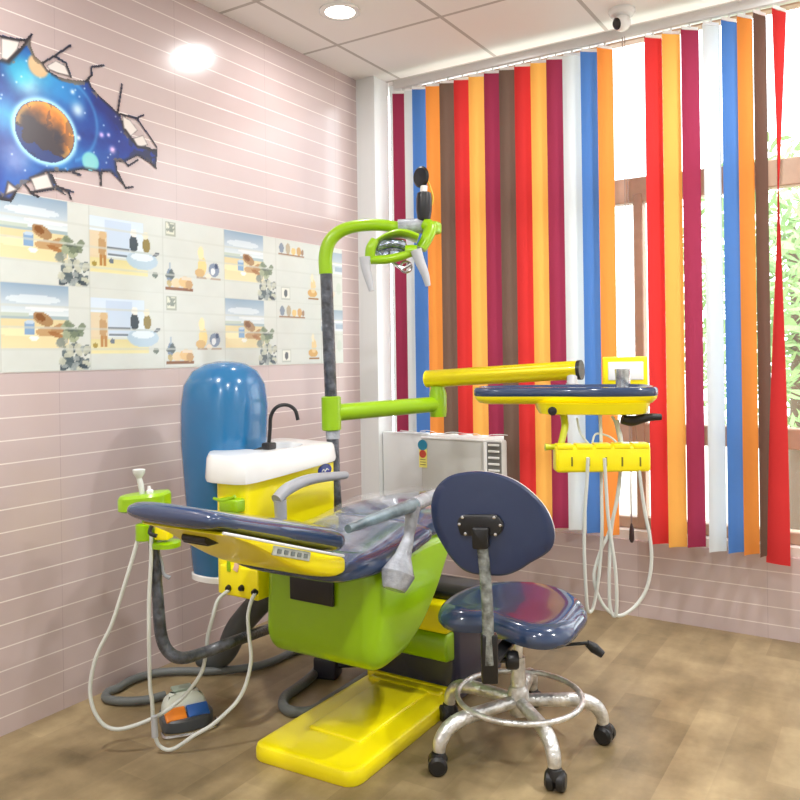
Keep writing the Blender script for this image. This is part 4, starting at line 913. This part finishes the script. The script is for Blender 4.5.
# seat
so_pts = [onz(px, py, .482).xy for px, py in ((438, 607), (446, 597), (463, 588), (484, 582), (510, 580), (540, 581), (566, 588), (583, 600), (587, 610))]
so_pts += [onz(px, py, .425).xy for px, py in ((584, 627), (570, 642), (549, 647), (528, 645), (505, 638), (484, 631), (462, 632), (445, 630), (437, 621))]
SP = polar_outline(so_pts); _c = centroid(SP); SP = [_c+(p-_c)*1.025 for p in SP]
sc = sum(SP, Vector((0, 0)))/len(SP)
def s3(x, y, h): 
    d = Vector((x, y))-sc; e = d.dot(Vector((.85, .53))); f = d.dot(Vector((-.53, .85)))
    return Vector((x, y, h+0.35*e*e*0-0.010*max(0, -f-.05)/.15))
b = B(); scaled_pad(b, SP, [(.10, .420), (.03, .420), (.008, .425), (.0, .438), (.0, .454), (.008, .472), (.022, .484), (.045, .490), (.07, .488), (.12, .482)], s3, .225); obj('seat', b, NAVY, so)
b = B(); add_box(b, S0+UP*.398, (.20, .18, .022), Matrix.Rotation(.4, 3, 'Z'), .006); add_box(b, S0+UP*.375, (.10, .10, .04), Matrix.Rotation(.4, 3, 'Z'), .01); obj('seat_plate', b, BLACK, so)
# backrest post and bracket
d1 = 2.46
b = B(); pb0 = ond(491, 676, 2.44); pb1 = ond(488, 640, 2.44)
add_box(b, (pb0+pb1)/2, (.05, .035, pb1.z-pb0.z+.04), Rv, .006); hz = .385; q1 = Vector((pb1.x, pb1.y, hz)); qc = Vector((S0.x, S0.y, hz)); dq = qc-q1; L = dq.length
add_box(b, (q1+qc)/2, (L, .045, .012), Matrix.Rotation(math.atan2(dq.y, dq.x), 3, 'Z'), .003); obj('post_bracket', b, BLACK, so)
b = B(); add_tube(b, [ond(489, 664, 2.435), ond(487, 600, 2.445), ond(483, 552, 2.46), ond(481, 540, 2.465)],   .0185, 14); obj('backrest_post', b, mat('wrapped_post', (112, 116, 112), .25, coat=.6, noise=.4, nscale=34, bump=.8, bscale=70), so, label='backrest post wrapped in film')
b = B(); kc = ond(512, 660, 2.56); add_lathe(b, [(0, -.02), (.026, -.02), (.03, -.012), (.03, .012), (.026, .02), (0, .02)], kc, RV, 20); add_tube(b, [kc-RV*.07, kc], .009, 10, smooth=False); obj('height_knob', b, BLACK, so)
# backrest disc
ey = YAW-math.radians(17); E1 = Vector((math.cos(ey), math.sin(ey), 0)); E2 = (UP*math.cos(.06)+Vector((-math.sin(ey), math.cos(ey), 0))*math.sin(.06)).normalized(); EN = E1.cross(E2).normalized()   # EN points towards the room
BC = ond(491, 537, d1)
def bpt(px, py):
    v = ray(px, py); t2 = (BC-O3()).dot(EN)/v.dot(EN); p = O3()+v*t2-BC; return Vector((p.dot(E1), p.dot(E2)))
BO = smooth_loop([bpt(400+a*.3, 450+c*.3) for a, c in ((100, 200), (107, 150), (130, 112), (165, 87), (210, 75), (270, 71), (335, 83), (390, 107), (440, 145), (480, 190), (505, 240), (514, 290), (505, 328), (480, 352), (435, 377), (395, 402), (350, 418), (300, 418), (250, 414), (210, 400), (170, 362), (135, 310), (110, 260))], 4)
def b3(x, y, h): return BC+E1*x+E2*y+EN*(h-0.35*(x*x))
b = B(); pad(b, BO, [(.03, .008), (.006, .006), (.0, .0), (.0, -.010)], b3); bk = obj('backrest', b, NAVYP, so, label='navy back panel')
b = B(); pad(b, inset(BO, .0005), [(.02, -.008), (.0, -.010), (.0, -.022), (.02, -.024)], b3); obj('edge_trim', b, PALE, bk, label='white edge trim')
b = B(); pad(b, BO, [(.02, -.020), (.004, -.024), (.003, -.036), (.012, -.050), (.05, -.058)], b3); obj('back_cushion', b, NAVY, bk)
b = B(); bx2 = [bpt(400+a*.3, 450+c*.3) for a, c in ((192, 240), (205, 215), (325, 213), (350, 245), (335, 282), (205, 284))]
pad(b, rounded(bx2, .012), [(.0, .0), (.0, .016), (.004, .019)], b3); bxm = [bpt(400+a*.3, 450+c*.3) for a, c in ((245, 255), (300, 255), (300, 325), (248, 325))]; pad(b, rounded(bxm, .008), [(0, .005), (0, .03), (.004, .033)], b3); obj('back_bracket', b, BLACK, bk)
for a, c in ((212, 222), (318, 222), (338, 248), (322, 278), (222, 276), (202, 245)):
    p = bpt(400+a*.3, 450+c*.3); b = B(); add_lathe(b, [(.0055, 0), (.005, .004), (.002, .005)], b3(p.x, p.y, .019), EN, 12); obj('bolt', b, STEEL, bk)
# lever
b = B(); add_tube(b, [Vector((S0.x+.05, S0.y+.02, .385)), ond(562, 645, 2.68), ond(588, 643, 2.68)], .006, 8, smooth=False); add_tube(b, [ond(587, 643, 2.68), ond(594, 648, 2.68), ond(603, 655, 2.67)], [.011, .018, .012], 12); obj('lever', b, BLACK, so)

# ------------------------------------------------------------------ outdoors
sbox('ground', (-8, YW+0.3, -0.3), (10, 20, -0.2), mat('outdoor_ground', (206, 200, 186), .8)).name = 'ground'
def tree(x, y, h, r, seed, label):
    q = random.Random(seed); t = thing('tree', label, 'tree', (x, y, -0.2), 'trees outside the window')
    b = B(); add_tube(b, [(x, y, -.2), (x+.05, y, h*.4), (x, y+.05, h*.8)], [.09, .07, .03], 10); obj('trunk', b, BARK, t)
    b = B()
    for _ in range(2200):
        th = q.uniform(0, 2*PI); ph = math.acos(q.uniform(-1, 1)); rr = r*q.uniform(.3, 1.0)
        c = Vector((x+rr*math.sin(ph)*math.cos(th), y+rr*math.sin(ph)*math.sin(th), h*.62+1.25*rr*math.cos(ph)))
        u = Vector((q.uniform(-1, 1), q.uniform(-1, 1), q.uniform(-1, .4))).normalized(); w = u.orthogonal().normalized(); l = q.uniform(.12, .26); ww = l*.28
        vs = [b.verts.new(c-u*l*.5), b.verts.new(c+w*ww*.5), b.verts.new(c+u*l*.5), b.verts.new(c-w*ww*.5)]; b.faces.new(vs)
    obj('crown', b, GREEN, t)
tree(-0.75, 7.6, 3.0, 1.15, 1, 'pale green tree outside behind the blue and orange slats')
tree(1.6, 10.5, 3.6, 1.4, 2, 'pale green tree outside beyond the twisted red slat')

# ------------------------------------------------------------------ world, camera, view
W = bpy.data.worlds.new('world'); bpy.context.scene.world = W; W.use_nodes = True
nt = W.node_tree; bg = nt.nodes['Background']; bg.inputs['Color'].default_value = (0.91, 0.965, 1.0, 1); bg.inputs['Strength'].default_value = 5.0

cam = bpy.data.cameras.new('camera'); co = bpy.data.objects.new('camera', cam); C.objects.link(co)
cam.sensor_fit = 'HORIZONTAL'; cam.sensor_width = 36.0; cam.lens = F/800*36.0; cam.shift_y = -46/800; cam.clip_start = 0.05
# the frame is rolled by a degree: the room's right axis is (cos, sin) of ROLL in the picture
right = RV*math.cos(ROLL)-UP*math.sin(ROLL); up = RV*math.sin(ROLL)+UP*math.cos(ROLL); back = -DV
M = Matrix(((right.x, up.x, back.x, 0), (right.y, up.y, back.y, 0), (right.z, up.z, back.z, EYE), (0, 0, 0, 1)))
co.matrix_world = M
S = bpy.context.scene; S.camera = co
S.view_settings.view_transform = 'Standard'; S.view_settings.look = 'None'; S.view_settings.gamma = 1.0; S.view_settings.use_curve_mapping = False
S.view_settings.exposure = 0.0
S.cycles.use_denoising = True; S.cycles.max_bounces = 10; S.cycles.transparent_max_bounces = 24; S.cycles.sample_clamp_indirect = 8.0
